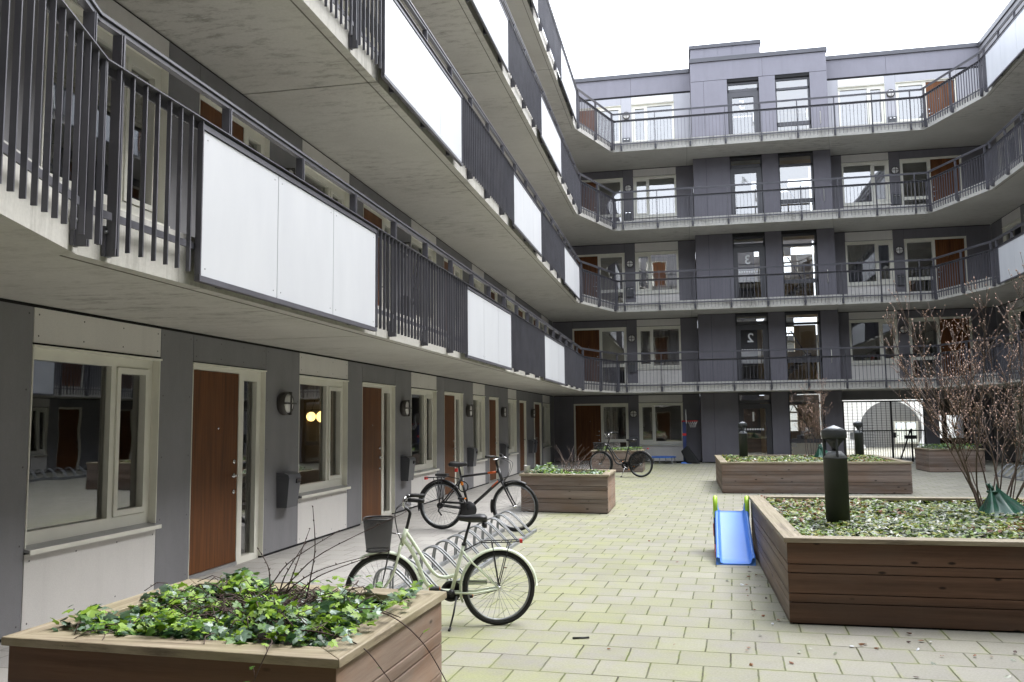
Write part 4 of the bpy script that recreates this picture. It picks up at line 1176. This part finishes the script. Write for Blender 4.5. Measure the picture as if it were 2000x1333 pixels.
# ------------------------------------------------------------------ slide
sl = thing('toy_slide', 'small blue plastic slide with lime handles leaning by the right planter', 'slide', (.475, 9.15, 0), rad(-1))
def slide_z(t):   # t = 0 bottom .. 1 top, along +y
    return .016 + .03 * t + .40 * (max(0, t - .16) / .84) ** 1.05
mb = MB(); n = 22; L = 1.02
for sgn in (0,):
    cs = []
    for i in range(n + 1):
        t = i / n; y = L * t; z = slide_z(t); wd = .198 - .016 * t
        lip = .085 if t > .04 else .05
        sec = [(-wd, -.05), (-wd, lip), (-wd + .018, lip + .012), (-wd + .036, lip), (-wd + .046, .012), (-wd + .07, 0), (wd - .07, 0), (wd - .046, .012), (wd - .036, lip), (wd - .018, lip + .012), (wd, lip), (wd, -.05)]
        cs.append([(x, y, max(.0, z + h)) for x, h in sec])
    k = len(cs[0]); vs = [p for c in cs for p in c]; fs = []
    for i in range(n):
        for j in range(k): fs.append((i * k + j, i * k + (j + 1) % k, (i + 1) * k + (j + 1) % k, (i + 1) * k + j))
    fs += [tuple(range(k)), tuple(range((n + 1) * k - 1, n * k - 1, -1))]
    mb.add(vs, fs, 'blue', True)
mb.build('chute', sl)
mb = MB(); 
for x in (-.178, .178): mb.box(x - .02, x + .02, L - .02, L + .05, 0, .47, 'navy')
for z in (.12, .30): mb.box(-.18, .18, L + .0, L + .05, z, z + .04, 'red')
for x in (-.186, .186): mb.box(x - .012, x + .012, .42, L, .0, .07, 'red'); 
mb.box(-.206, -.198, L - .02, L + .052, .16, .30, 'red')
mb.build('ladder', sl)
for x in (-.185, .165):
    mb = MB(); P = []
    for i in range(17):
        a = PI * i / 16; P.append((x + .01, L - .055 + .075 * math.cos(a), .50 + .10 * math.sin(a)))
    P = [(x + .01, L + .02, .40)] + P + [(x + .01, L - .13, .40)]
    mb.tube(P, .026, 'lime', 10); mb.box(x - .012, x + .032, L - .13, L + .02, .38, .53, 'lime'); bevel(mb.build('handle', sl), .008)

# ------------------------------------------------------------------ bike rack
def rack(label, loc, rz, n, pitch=.40):
    o = thing('bike_rack', label, 'bike rack', loc, rz, 'bike racks in the court')
    b = MB(); Lr = n * pitch
    for x in (-.21, .24): b.box(x - .02, x + .02, -.1, Lr, .0, .035, 'galv')
    b.build('base_rail', o)
    hm = MB()
    for dy in (-.032, .032):
        hm.tube(spline([(-.21, dy, .02), (-.205, dy, .16), (-.17, dy, .265), (-.08, dy, .30), (.02, dy, .25), (.24, dy, .03)], 6), .0095, 'galv', 8)
    me = hm.mesh('rack_hoop')
    for i in range(n): put('hoop', me, o, (0, .06 + i * pitch, 0))
    return o
rack('galvanised hoop bike rack between the mint and the black-orange bicycles', (-2.36, 6.75, 0), rad(-1), 12)
rack('galvanised hoop bike rack at the far right beyond the shrub', (7.85, 23.4, 0), PI, 12)

# ------------------------------------------------------------------ toys by the far wall
tr = thing('trampoline', 'small round blue trampoline by the far wall', 'trampoline', (-.78, 29.85, 0))
mb = MB(); mb.lathe([(.02, .222), (.36, .226), (.44, .235), (.47, .225), (.46, .20)], (0, 0, 0), 'trampblue', 36); mb.build('mat', tr)
lg = MB(); lg.tube([(0, 0, .21), (.02, .0, .03), (.02, 0, 0)], .014, 'galv', 8); lm = lg.mesh('trampoline_leg')
for i in range(6):
    a = 2 * PI * i / 6 + .3; put('leg', lm, tr, (.42 * math.cos(a), .42 * math.sin(a), 0)).rotation_euler = (0, 0, a)
mb = MB(); mb.hexa([(-.16, 29.66, .0), (.16, 29.62, .0), (.22, 29.80, .0), (-.12, 29.84, .0)], [(-.14, 29.68, .05), (.12, 29.65, .03), (.18, 29.78, .03), (-.10, 29.80, .06)], 'trampblue')
tag(mb.build('folded_cover'), 'folded blue cover on the paving beside the trampoline', 'cover')
bh = thing('basketball_hoop', 'toy basketball stand with red rim by the far wall', 'basketball hoop', (-.02, 30.15, 0))
mb = MB(); mb.box(-.06, .06, -.05, .05, .02, 1.42, 'navy'); mb.box(-.30, .22, -.28, .25, 0, .06, 'clothblack'); bevel(mb.build('post', bh), .012)
mb = MB(); mb.box(-.072, .072, -.062, .062, .94, 1.02, 'red'); mb.box(-.08, .10, -.03, .03, 1.40, 1.46, 'red'); mb.build('collar', bh)
mb = MB()
pr = [(-.28, 1.36), (-.28, 1.66), (-.20, 1.78), (0, 1.84), (.20, 1.78), (.28, 1.66), (.28, 1.36)]
for x in (.06,): mb.add([(x, y, z) for y, z in pr] + [(x + .025, y, z) for y, z in pr], [tuple(range(6, -1, -1)), tuple(range(7, 14))] + [(i, (i + 1) % 7, 7 + (i + 1) % 7, 7 + i) for i in range(7)], 'baglight')
mb.build('backboard', bh)
mb = MB(); mb.tube([(.29 + .18 * math.cos(a), .18 * math.sin(a), 1.44) for a in [2 * PI * i / 28 for i in range(28)]], .014, 'red', 8, closed=True); mb.build('rim', bh)
mb = MB()
for i in range(12):
    a, b2 = 2 * PI * i / 12, 2 * PI * (i + 1.5) / 12; a3 = 2 * PI * (i - 1.5) / 12
    for q in (b2, a3): mb.tube([(.29 + .17 * math.cos(a), .17 * math.sin(a), 1.43), (.29 + .08 * math.cos(q), .08 * math.sin(q), 1.22)], .005, 'baglight', 5)
mb.build('net', bh)
mb = MB()
mb.hexa([(.02, 29.62, .02), (.48, 29.55, .0), (.50, 29.85, .0), (.05, 29.90, .02)], [(-.16, 29.70, .42), (.08, 29.66, .62), (.10, 29.88, .60), (-.12, 29.92, .40)], 'clothblack')
tag(bevel(mb.build('cushion'), .03), 'black cushion leaning against the basketball stand', 'cushion')
# ------------------------------------------------------------------ lit lamp behind the second window
pl = thing('pendant_lamp', 'lit warm globe lamp glowing behind the second ground-floor window', 'pendant lamp', (-5.9, 13.18, 1.61))
for i, (dx, dy) in enumerate(((0, 0), (0, -.42))):
    gr_ = (.095, .075)[i]
    mb = MB(); mb.lathe([(.004, -gr_)] + [(gr_ * math.cos(a), gr_ * math.sin(a)) for a in [-PI / 2 + PI * j / 10 for j in range(1, 10)]] + [(.004, gr_)], (dx, dy, 0), 'lampwarm', 20); mb.build('globe', pl)
mb = MB(); mb.tube([(0, 0, .09), (0, -.2, .40), (0, -.2, .75)], .006, 'black', 6); mb.tube([(0, -.42, .07), (0, -.2, .40)], .006, 'black', 6); mb.build('cord', pl)
pp = thing('potted_plant', 'green plant in a red pot on the first-gallery window sill right of the stair tower', 'potted plant', (6.45, 31.15, FLO[1] + .725))
mb = MB(); mb.lathe([(.06, 0), (.085, .10), (.09, .11), (.07, .11)], (0, 0, 0), 'red', 16); mb.build('pot', pp)
mb = MB()
for i in range(60): small_leaf(mb, (R.uniform(-.22, .08), R.uniform(-.05, .05), .05 + R.uniform(0, .14)), R.uniform(.05, .09), R.uniform(0, 6.3), R.uniform(-.3, 1), R.uniform(-.6, .6), R.choice(['ivy1', 'ivy2', 'gc4']))
mb.build('leaf', pp)
# ------------------------------------------------------------------ litter
mb = MB()
for i in range(110):
    if i < 60: p = (R.uniform(.45, .70), R.uniform(6.3, 9.0)) if R.random() < .45 else (R.uniform(.3, 3.0), R.uniform(5.5, 6.4))
    else: p = (R.uniform(-2.6, 2.0), R.uniform(4.6, 14))
    small_leaf(mb, (p[0], p[1], .012), R.uniform(.02, .05), R.uniform(0, 6.3), R.uniform(-.2, .25), R.uniform(-.5, .5), R.choice(['dead', 'twig', 'gc4', 'gc3', 'panel']))
tag(mb.build('leaf_litter'), 'scattered fallen leaves on the paving', 'leaf litter', kind='stuff')
mb = MB(); mb.tube([(-.80, 5.95, .008), (-.69, 5.985, .008)], .0065, 'black', 8); tag(mb.build('stick'), 'short black stick lying on the paving in front', 'stick')
# ------------------------------------------------------------------ bicycles
def wheel(parent, u, z, r, s, seed, reflector=True, rim='galv', tyre_w=.019):
    b = MB()
    b.lathe([(.012, -.05), (.02, -.045), (.02, -.03), (.012, -.028), (.012, .028), (.02, .03), (.02, .045), (.012, .05)], (0, 0, 0), 'chrome', 12, 'y')
    rr = r - .045
    for i in range(32):
        a = 2 * PI * i / 32; sg = 1 if i % 2 else -1; a2 = a + (.55 if (i // 2) % 2 else -.55)
        b.tube([(.02 * math.cos(a2), .03 * sg, .02 * math.sin(a2)), (rr * math.cos(a), 0, rr * math.sin(a))], .0013, 'galv', 4)
    w = b.build('wheel', parent, (u * s, 0, z * s)); w.scale = (s, s, s)
    b = MB(); b.tube([((r - tyre_w) * math.cos(a), 0, (r - tyre_w) * math.sin(a)) for a in [2 * PI * i / 56 for i in range(56)]], tyre_w, 'rubber', 10, closed=True); b.build('tyre', w)
    b = MB()
    for dy in (-.009, .009): b.tube([((r - .049) * math.cos(a), dy, (r - .049) * math.sin(a)) for a in [2 * PI * i / 56 for i in range(56)]], .0085, rim, 6, closed=True)
    b.build('rim', w)
    return w
def arc(u, z, r, a0, a1, n=26): return [(u + r * math.cos(rad(a0 + (a1 - a0) * i / n)), z + r * math.sin(rad(a0 + (a1 - a0) * i / n))) for i in range(n + 1)]
def fender(parent, u, z, r, a0, a1, mat, w=.032):
    P = arc(u, z, r, a0, a1); b = MB(); vs = []
    for i, (x, zz) in enumerate(P):
        d = Vector((x - u, zz - z)).normalized()
        for k in range(7):
            t = (k - 3) / 3; dr = -.020 * t * t
            vs.append((x + d.x * dr, w * t, zz + d.y * dr))
        for k in range(6, -1, -1):
            t = (k - 3) / 3; dr = -.020 * t * t - .003
            vs.append((x + d.x * dr, w * t * .95, zz + d.y * dr))
    n = 14
    fs = [(i * n + k, i * n + (k + 1) % n, (i + 1) * n + (k + 1) % n, (i + 1) * n + k) for i in range(len(P) - 1) for k in range(n)]
    fs += [tuple(range(n)), tuple(range(len(vs) - 1, len(vs) - n - 1, -1))]
    b.add(vs, fs, mat, True); return b.build('mudguard', parent)
def scaled(o, s):
    o.scale = (s, s, s); return o
def saddle_mesh(b, u, z, l=.27, w=.10, tilt=0.0):
    prof = [(-.50, .55, .0, .035), (-.42, .95, .012, .05), (-.25, 1.0, .012, .055), (-.02, .62, .002, .05), (.20, .30, -.004, .042), (.42, .20, -.004, .036), (.50, .12, -.012, .02)]
    vs = []; n = 14
    for (t, wd, dz, th) in prof:
        for k in range(n):
            a = 2 * PI * k / n; y = math.cos(a) * w * wd; zz = math.sin(a) * th * (.45 if math.sin(a) > 0 else 1)
            vs.append((u + t * l, y, z + dz + zz + t * l * tilt))
    m = len(prof)
    fs = [(i * n + k, i * n + (k + 1) % n, (i + 1) * n + (k + 1) % n, (i + 1) * n + k) for i in range(m - 1) for k in range(n)]
    fs += [tuple(range(n - 1, -1, -1)), tuple(range((m - 1) * n, m * n))]
    b.add(vs, fs, 'blackplastic', True)
def crank(parent, u, z, ang, mat, s):
    b = MB()
    b.lathe([(.03, -.055), (.03, .055)], (u, 0, z), 'black', 14, 'y')
    P = []
    for sg, a in ((1, ang), (-1, ang + 180)):
        c, d = math.cos(rad(a)), math.sin(rad(a)); b.tube([(u, sg * .065, z), (u + .165 * c, sg * .082, z + .165 * d)], .012, mat, 8, r1=.009)
        P.append((u + .165 * c, sg * .13, z + .165 * d))
    o = scaled(b.build('crank', parent), s)
    for p in P:
        b = MB(); b.box(p[0] - .045, p[0] + .045, p[1] - .045, p[1] + .045, p[2] - .012, p[2] + .012, 'blackplastic')
        for x in (-.048, .048): b.box(p[0] + x - .003, p[0] + x + .003, p[1] - .03, p[1] + .03, p[2] - .008, p[2] + .008, 'amber')
        b.build('pedal', o)
def step_bike(name, label, rear, front, s, paint, dutch=False):
    """low step-through bicycle; plan positions of its rear and front ground contacts"""
    d = Vector(front) - Vector(rear)
    o = thing(name, label, 'bicycle', (rear[0], rear[1], 0), math.atan2(d.y, d.x))
    wb = d.length / s; r = .335
    wheel(o, 0, r, r, s, 1, tyre_w=.023); wheel(o, wb, r, r, s, 2, tyre_w=.023)
    def fin(b, nm): return scaled(b.build(nm, o), s)
    k = wb / 1.093
    U = lambda u: u * k
    b = MB(); q = .017
    top = spline([(U(.875), 0, .862), (U(.815), 0, .775), (U(.735), 0, .655), (U(.655), 0, .535), (U(.585), 0, .462), (U(.50), 0, .440), (U(.42), 0, .455)], 5)
    low = spline([(U(.905), 0, .80), (U(.83), 0, .705), (U(.765), 0, .585), (U(.715), 0, .455), (U(.655), 0, .365), (U(.56), 0, .325), (U(.445), 0, .315)], 5)
    b.tube(top, .0165, paint, 10); b.tube(low, .0195, paint, 10)
    b.tube([(U(.80), 0, .745), (U(.842), 0, .715)], .010, paint, 8)
    b.tube([(U(.447), 0, .30), (U(.326), 0, .742)], .0175, paint, 10)
    b.tube([(U(.915), 0, .735), (U(.868), 0, .885)], .021, paint, 12)
    b.tube([(U(.447), -.036, .305), (U(.447), .036, .305)], .024, paint, 12)
    for y in (-.052, .052):
        b.tube([(U(.345), y * .45, .685), (U(.30), y * .9, .62), (.0, y, .335)], .009, paint, 8)
        b.tube([(U(.43), y * .7, .305), (.22, y * 1.05, .30), (0, y, .335)], .0095, paint, 8)
    fin(b, 'frame')
    b = MB()
    for y in (-.045, .045): b.tube(spline([(U(.925), y * .8, .725), (U(.955), y, .60), (U(1.0), y, .47), (wb, y, .335)], 5), .0135, paint, 8, r1=.009)
    b.tube([(U(.925), -.045, .725), (U(.925), .045, .725)], .016, paint, 8)
    for y in (-.05, .05):
        b.lathe([(.012, -.006), (.012, .006)], (wb, y * 1.2, .335), 'chrome', 10, 'y')
    fin(b, 'fork')
    b = MB()
    b.tube(spline([(U(.868), 0, .88), (U(.845), 0, .97), (U(.835), 0, 1.03), (U(.865), 0, 1.065), (U(.885), 0, 1.07)], 4), .0145, 'black', 10)
    hb = []
    for sg in (-1, 1): hb.append(spline([(U(.885), 0, 1.075), (U(.895), sg * .08, 1.10), (U(.885), sg * .17, 1.15), (U(.83), sg * .24, 1.165), (U(.70), sg * .275, 1.155)], 6))
    for P in hb: b.tube(P, .011, 'chrome', 8)
    ob = fin(b, 'handlebar')
    for P in hb:
        b = MB(); b.tube([P[-8], P[-5], P[-3], P[-1]], .0185, 'rubber', 10); sg = 1 if P[-1].y > 0 else -1
        b.build('grip', ob)
        b = MB(); b.tube([P[-10], P[-10] + Vector((.01, 0, -.03)), P[-5] + Vector((.03, sg * .02, -.055))], .006, 'chrome', 6); b.tube([P[-10], P[-10] + Vector((.0, -sg * .025, .0))], .02, 'blackplastic', 8); b.build('brake_lever', ob)
    b = MB()
    for y in (-.02, .02): b.tube(spline([(U(.87), y * 6, 1.13), (U(.97), y * 3, 1.05), (U(.955), y, .88), (U(.90), y, .74)], 6), .003, 'black', 5)
    fin(b, 'cable')
    b = MB(); b.tube([(U(.330), 0, .728), (U(.268), 0, .935)], .0128, 'black', 10); b.tube([(U(.33), 0, .722), (U(.325), 0, .748)], .021, 'black', 10)
    b.tube([(U(.21), 0, .935), (U(.30), 0, .945)], .006, 'chrome', 6); fin(b, 'seat_post')
    b = MB(); saddle_mesh(b, U(.245), .975, .27, .10, .08)
    if not dutch:
        for y in (-.05, .05): b.tube([(U(.245) - .11, y, .93), (U(.245) - .11, y, .885)], .022, 'blackplastic', 8)
    fin(b, 'saddle')
    scaled(fender(o, 0, r, r + .028, -20 if not dutch else -10, 178, paint), s); scaled(fender(o, wb, r, r + .028, 55, 205, paint), s)
    b = MB()
    for y in (-.065, .065):
        b.tube(spline([(.16, y * .6, .752), (.10, y, .752), (-.10, y, .752), (-.19, y * .8, .755)], 4), .006, 'black', 6)
        b.tube([(.06, y, .75), (-.0, y * .95, .36)], .005, 'black', 6); b.tube([(-.10, y, .75), (.0, y * .95, .36)], .005, 'black', 6)
    for x in (-.12, -.03, .06): b.tube([(x, -.065, .752), (x, .065, .752)], .005, 'black', 6)
    b.tube([(.16, -.04, .752), (.16, .04, .752)], .005, 'black', 6); b.tube([(.16, 0, .752), (U(.335), 0, .67)], .006, 'black', 6)
    b.tube([(-.19, -.05, .755), (-.19, .05, .755)], .005, 'black', 6)
    b.box(-.222, -.198, -.035, .035, .735, .765, 'red'); fin(b, 'rear_rack')
    b = MB()
    b.lathe([(.065, -.004), (.095, -.004), (.095, .004), (.065, .004), (.065, -.004)], (U(.447), -.055, .305), 'black', 26, 'y')
    for y in (-.055,): b.tube([(U(.447), y, .395), (.02, y, .372), (-.02, y, .34), (.02, y, .298), (U(.447), y, .215)], .004, 'blackplastic', 5)
    b.box(.10, U(.50), -.064, -.060, .355, .40, paint if not dutch else 'black'); fin(b, 'chain_guard')
    crank(o, U(.447), .305, 22 if not dutch else 215, 'black' if not dutch else 'chrome', s)
    b = MB()
    b.tube([(U(.40), .06, .28), (U(.43), .12, .14), (U(.47), .17, .012)], .0085, 'black' if not dutch else 'chrome', 8); b.tube([(U(.46), .16, .03), (U(.475), .18, .006)], .012, 'blackplastic', 8); fin(b, 'kickstand')
    # basket on the front
    b = MB(); m = 20; vs = []; bz, tz = .70, .985; cu = U(1.13)
    if dutch: bz, tz, cu = .72, .90, U(1.13)
    for (z, sc) in ((bz, .78), ((bz + tz) / 2, .9), (tz, 1.0)):
        for i in range(m):
            a = 2 * PI * i / m; ca, sa = math.cos(a), math.sin(a)
            vs.append((cu + .135 * sc * math.copysign(abs(ca) ** .6, ca), .165 * sc * math.copysign(abs(sa) ** .6, sa), z))
    b.add(vs, [(j * m + i, j * m + (i + 1) % m, (j + 1) * m + (i + 1) % m, (j + 1) * m + i) for j in range(2) for i in range(m)] + [tuple(range(m - 1, -1, -1))], 'basket')
    ob = fin(b, 'basket')
    b = MB(); b.tube([Vector(p) for p in vs[2 * m:]], .007, 'black', 6, closed=True); b.tube([Vector(p) for p in vs[:m]], .006, 'black', 6, closed=True)
    for y in (-.07, .07): b.tube([(cu - .10, y, bz), (wb + .01, y * .8, .35)], .005, 'black', 6)
    b.tube([(cu - .12, 0, bz + .15), (U(.90), 0, bz + .13)], .006, 'chrome', 6); b.build('basket_rim', ob)
    if dutch:
        b = MB(); P = arc(0, r, .30, -35, 150)
        for y in (-.045, .045): b.add([(0, y, r)] + [(x, y, z) for x, z in P], [tuple(range(len(P) + 1))], 'basket')
        fin(b, 'coat_guard')
        b = MB(); b.lathe([(.03, -.004), (.03, .004)], (.20, -.02, .28), 'amber', 14, 'y'); fin(b, 'reflector')
    b = MB(); b.box(U(.72) - .002, U(.72) + .002, 0, 0.001, .6, .601, paint)
    return o
def trek_bike(name, label, rear, front, paint):
    d = Vector(front) - Vector(rear)
    o = thing(name, label, 'bicycle', (rear[0], rear[1], 0), math.atan2(d.y, d.x)); s = 1
    wb = d.length; r = .335; k = wb / 1.06
    U = lambda u: u * k
    wheel(o, 0, r, r, 1, 3, tyre_w=.02); wheel(o, wb, r, r, 1, 4, tyre_w=.02)
    b = MB()
    hb0, hb1 = (U(.885), 0, .665), (U(.825), 0, .855)
    b.tube([(U(.30), 0, .735), (U(.815), 0, .805)], .0165, 'charcoal', 10)
    b.tube([(U(.68), 0, .7866), (U(.80), 0, .803)], .0168, 'orange', 10)
    b.tube([(U(.865), 0, .70), (U(.41), 0, .30)], .022, 'charcoal', 10); b.tube([(U(.83), -.007, .676), (U(.74), -.007, .597)], .0160, 'orange', 10)
    b.tube([hb0, hb1], .023, 'charcoal', 12); b.tube([(U(.40), 0, .29), (U(.285), 0, .755)], .018, 'charcoal', 10)
    b.tube([(U(.405), -.036, .29), (U(.405), .036, .29)], .024, 'black', 12)
    for y in (-.058, .058):
        b.tube([(U(.295), y * .4, .71), (U(.22), y * .9, .60), (0, y, .335)], .0095, 'charcoal', 8)
        b.tube([(U(.39), y * .7, .295), (.2, y, .31), (0, y, .335)], .0115, 'charcoal', 8)
    b.build('frame', o)
    b = MB()
    for y in (-.05, .05): b.tube(spline([(U(.895), y * .9, .66), (U(.955), y, .53), (wb, y, .335)], 5), .015, 'black', 8, r1=.010)
    b.tube([(U(.893), -.05, .665), (U(.893), .05, .665)], .018, 'black', 8)
    for y in (-.05, .05):
        b.lathe([(.013, -.006), (.013, .006)], (wb, y * 1.25, .335), 'chrome', 10, 'y')
    b.build('fork', o)
    b = MB(); b.tube(spline([hb1, (U(.80), 0, .945), (U(.83), 0, .985), (U(.87), 0, .995)], 4), .016, 'black', 10)
    P = [(U(.87), y, .995 + .03 * min(1, abs(y) / .2) ** 2 - 0) for y in (-.30, -.2, -.1, 0, .1, .2, .30)]
    P = [(p[0] - .10 * (abs(p[1]) / .3) ** 2, p[1], p[2]) for p in P]
    b.tube(spline(P, 4), .012, 'black', 8); ob = b.build('handlebar', o)
    for sg in (-1, 1):
        b = MB(); b.tube([(U(.87) - .055, sg * .21, 1.021), (U(.87) - .115, sg * .32, 1.026)], .019, 'rubber', 10); b.build('grip', ob)
        b = MB(); b.tube([(U(.87) - .03, sg * .16, 1.01), (U(.87) + .02, sg * .17, .99), (U(.87) - .03, sg * .26, .985)], .006, 'chrome', 6); b.build('brake_lever', ob)
    b = MB()
    for y in (-.03, .03): b.tube(spline([(U(.86), y * 4, 1.0), (U(1.01), y * 2, .93), (U(.98), y, .78), (U(.90), y, .68)], 6), .003, 'black', 5)
    b.build('cable', o)
    b = MB(); b.tube([(U(.287), 0, .75), (U(.255), 0, .895)], .0135, 'black', 10); b.box(U(.255) - .05, U(.255) - .02, -.025, .025, .80, .85, 'red'); b.build('seat_post', o)
    b = MB(); saddle_mesh(b, U(.25), .915, .27, .075, .06); b.build('saddle', o)
    fender(o, 0, r, r + .026, 40, 195, 'black'); fender(o, wb, r, r + .026, 62, 120, 'black'); fender(o, wb, r, r + .026, 165, 195, 'black')
    b = MB()
    for y in (-.06, .06):
        b.tube([(.10, y, .735), (-.22, y, .715)], .006, 'black', 6)
        for x in (.03, -.03, -.10): b.tube([(x, y, .73), (0, y * 1.05, .37)], .0045, 'black', 6)
    for x in (-.22, -.15, -.05, .05): b.tube([(x, -.06, .72), (x, .06, .72)], .005, 'black', 6)
    b.box(-.245, -.22, -.04, .04, .69, .73, 'red'); b.tube([(.10, 0, .735), (U(.28), 0, .70)], .006, 'black', 6); b.build('rear_rack', o)
    b = MB(); b.box(-.08, .10, -.055, .055, .742, .775, 'blackplastic'); bevel(b.build('rack_bag', o), .012)
    b = MB(); b.lathe([(.115, -.010), (.118, 0), (.115, .010), (.02, .012)], (U(.42), -.062, .285), 'blackplastic', 26, 'y'); b.tube([(U(.42), -.062, .37), (.03, -.062, .385)], .016, 'black', 8); b.tube([(U(.42), -.062, .195), (.02, -.062, .265)], .004, 'black', 5)
    b.lathe([(.045, -.012), (.045, .012)], (.0, -.05, .335), 'black', 18, 'y'); b.tube([(0, -.06, .33), (-.02, -.065, .26), (.03, -.065, .20)], .012, 'black', 6); b.build('chain_case', o)
    crank(o, U(.405), .29, -70, 'black', 1)
    b = MB(); b.tube([(U(.34) + .07 * math.cos(a), -.05, .60 + .07 * math.sin(a)) for a in [2 * PI * i / 20 for i in range(20)]], .009, 'black', 8, closed=True); b.box(U(.31), U(.335), -.07, -.03, .62, .67, 'amber'); b.build('lock', o)
    return o
step_bike('bicycle', 'mint green step-through bicycle with black wire basket behind the ivy planter', (-1.39, 6.27), (-2.21, 6.02), .81, 'mint')
trek_bike('bicycle', 'black bicycle with orange frame flashes parked at the end of the rack', (-3.39, 11.62), (-2.31, 11.51), 'charcoal')
step_bike('bicycle', 'black step-through bicycle standing in front of the farthest left planter', (-1.16, 22.6), (-2.25, 22.95), 1.0, 'black', True)

# ------------------------------------------------------------------ camera, sky and sun
cam = bpy.data.cameras.new('camera'); co = bpy.data.objects.new('camera', cam); COL.objects.link(co)
cam.sensor_fit = 'HORIZONTAL'; cam.sensor_width = 36; cam.lens = 36 * 1650 / 2000; cam.clip_end = 500; cam.clip_start = .05
YAW, PITCH, ROLL = .1996, .0947, -.0109
co.matrix_world = Matrix.Translation((0, 0, 1.5)) @ Matrix.Rotation(YAW, 4, 'Z') @ Matrix.Rotation(PI / 2 + PITCH, 4, 'X') @ Matrix.Rotation(ROLL, 4, 'Z')
sc.camera = co
SUN_EL, SUN_AZ = rad(54), rad(62)                    # azimuth clockwise from +Y
w = bpy.data.worlds.new('World'); sc.world = w; w.use_nodes = True
nt = w.node_tree; bg = nt.nodes['Background']
sky = nt.nodes.new('ShaderNodeTexSky'); sky.sky_type = 'NISHITA'; sky.sun_disc = False
sky.sun_elevation = SUN_EL; sky.sun_rotation = SUN_AZ; sky.air_density = 1.0; sky.dust_density = 6.0; sky.ozone_density = 1.0
hs_ = nt.nodes.new('ShaderNodeHueSaturation'); hs_.inputs['Saturation'].default_value = .22
nt.links.new(sky.outputs['Color'], hs_.inputs['Color'])
mx = nt.nodes.new('ShaderNodeMix'); mx.data_type = 'RGBA'; mx.inputs[0].default_value = .55
nt.links.new(hs_.outputs['Color'], mx.inputs[6]); mx.inputs[7].default_value = (9.3, 10.0, 11.2, 1)   # cloud layer
nt.links.new(mx.outputs[2], bg.inputs['Color']); bg.inputs['Strength'].default_value = .15
sl_ = bpy.data.lights.new('sun', 'SUN'); so = bpy.data.objects.new('sun', sl_); COL.objects.link(so)
sl_.energy = 1.1; sl_.angle = rad(60); sl_.color = (1.0, .97, .92)
so.rotation_euler = Vector((-math.sin(SUN_AZ) * math.cos(SUN_EL), -math.cos(SUN_AZ) * math.cos(SUN_EL), -math.sin(SUN_EL))).to_track_quat('-Z', 'Y').to_euler()
so.location = (0, 0, 30)
vs_ = sc.view_settings; vs_.view_transform = 'Standard'; vs_.look = 'None'; vs_.exposure = 1.8; vs_.gamma = 1; vs_.use_curve_mapping = False
sc.cycles.use_denoising = True; sc.cycles.max_bounces = 10; sc.cycles.diffuse_bounces = 6; sc.cycles.glossy_bounces = 5; sc.cycles.transparent_max_bounces = 16
sc.cycles.sample_clamp_indirect = 6; sc.cycles.caustics_reflective = False; sc.cycles.caustics_refractive = False
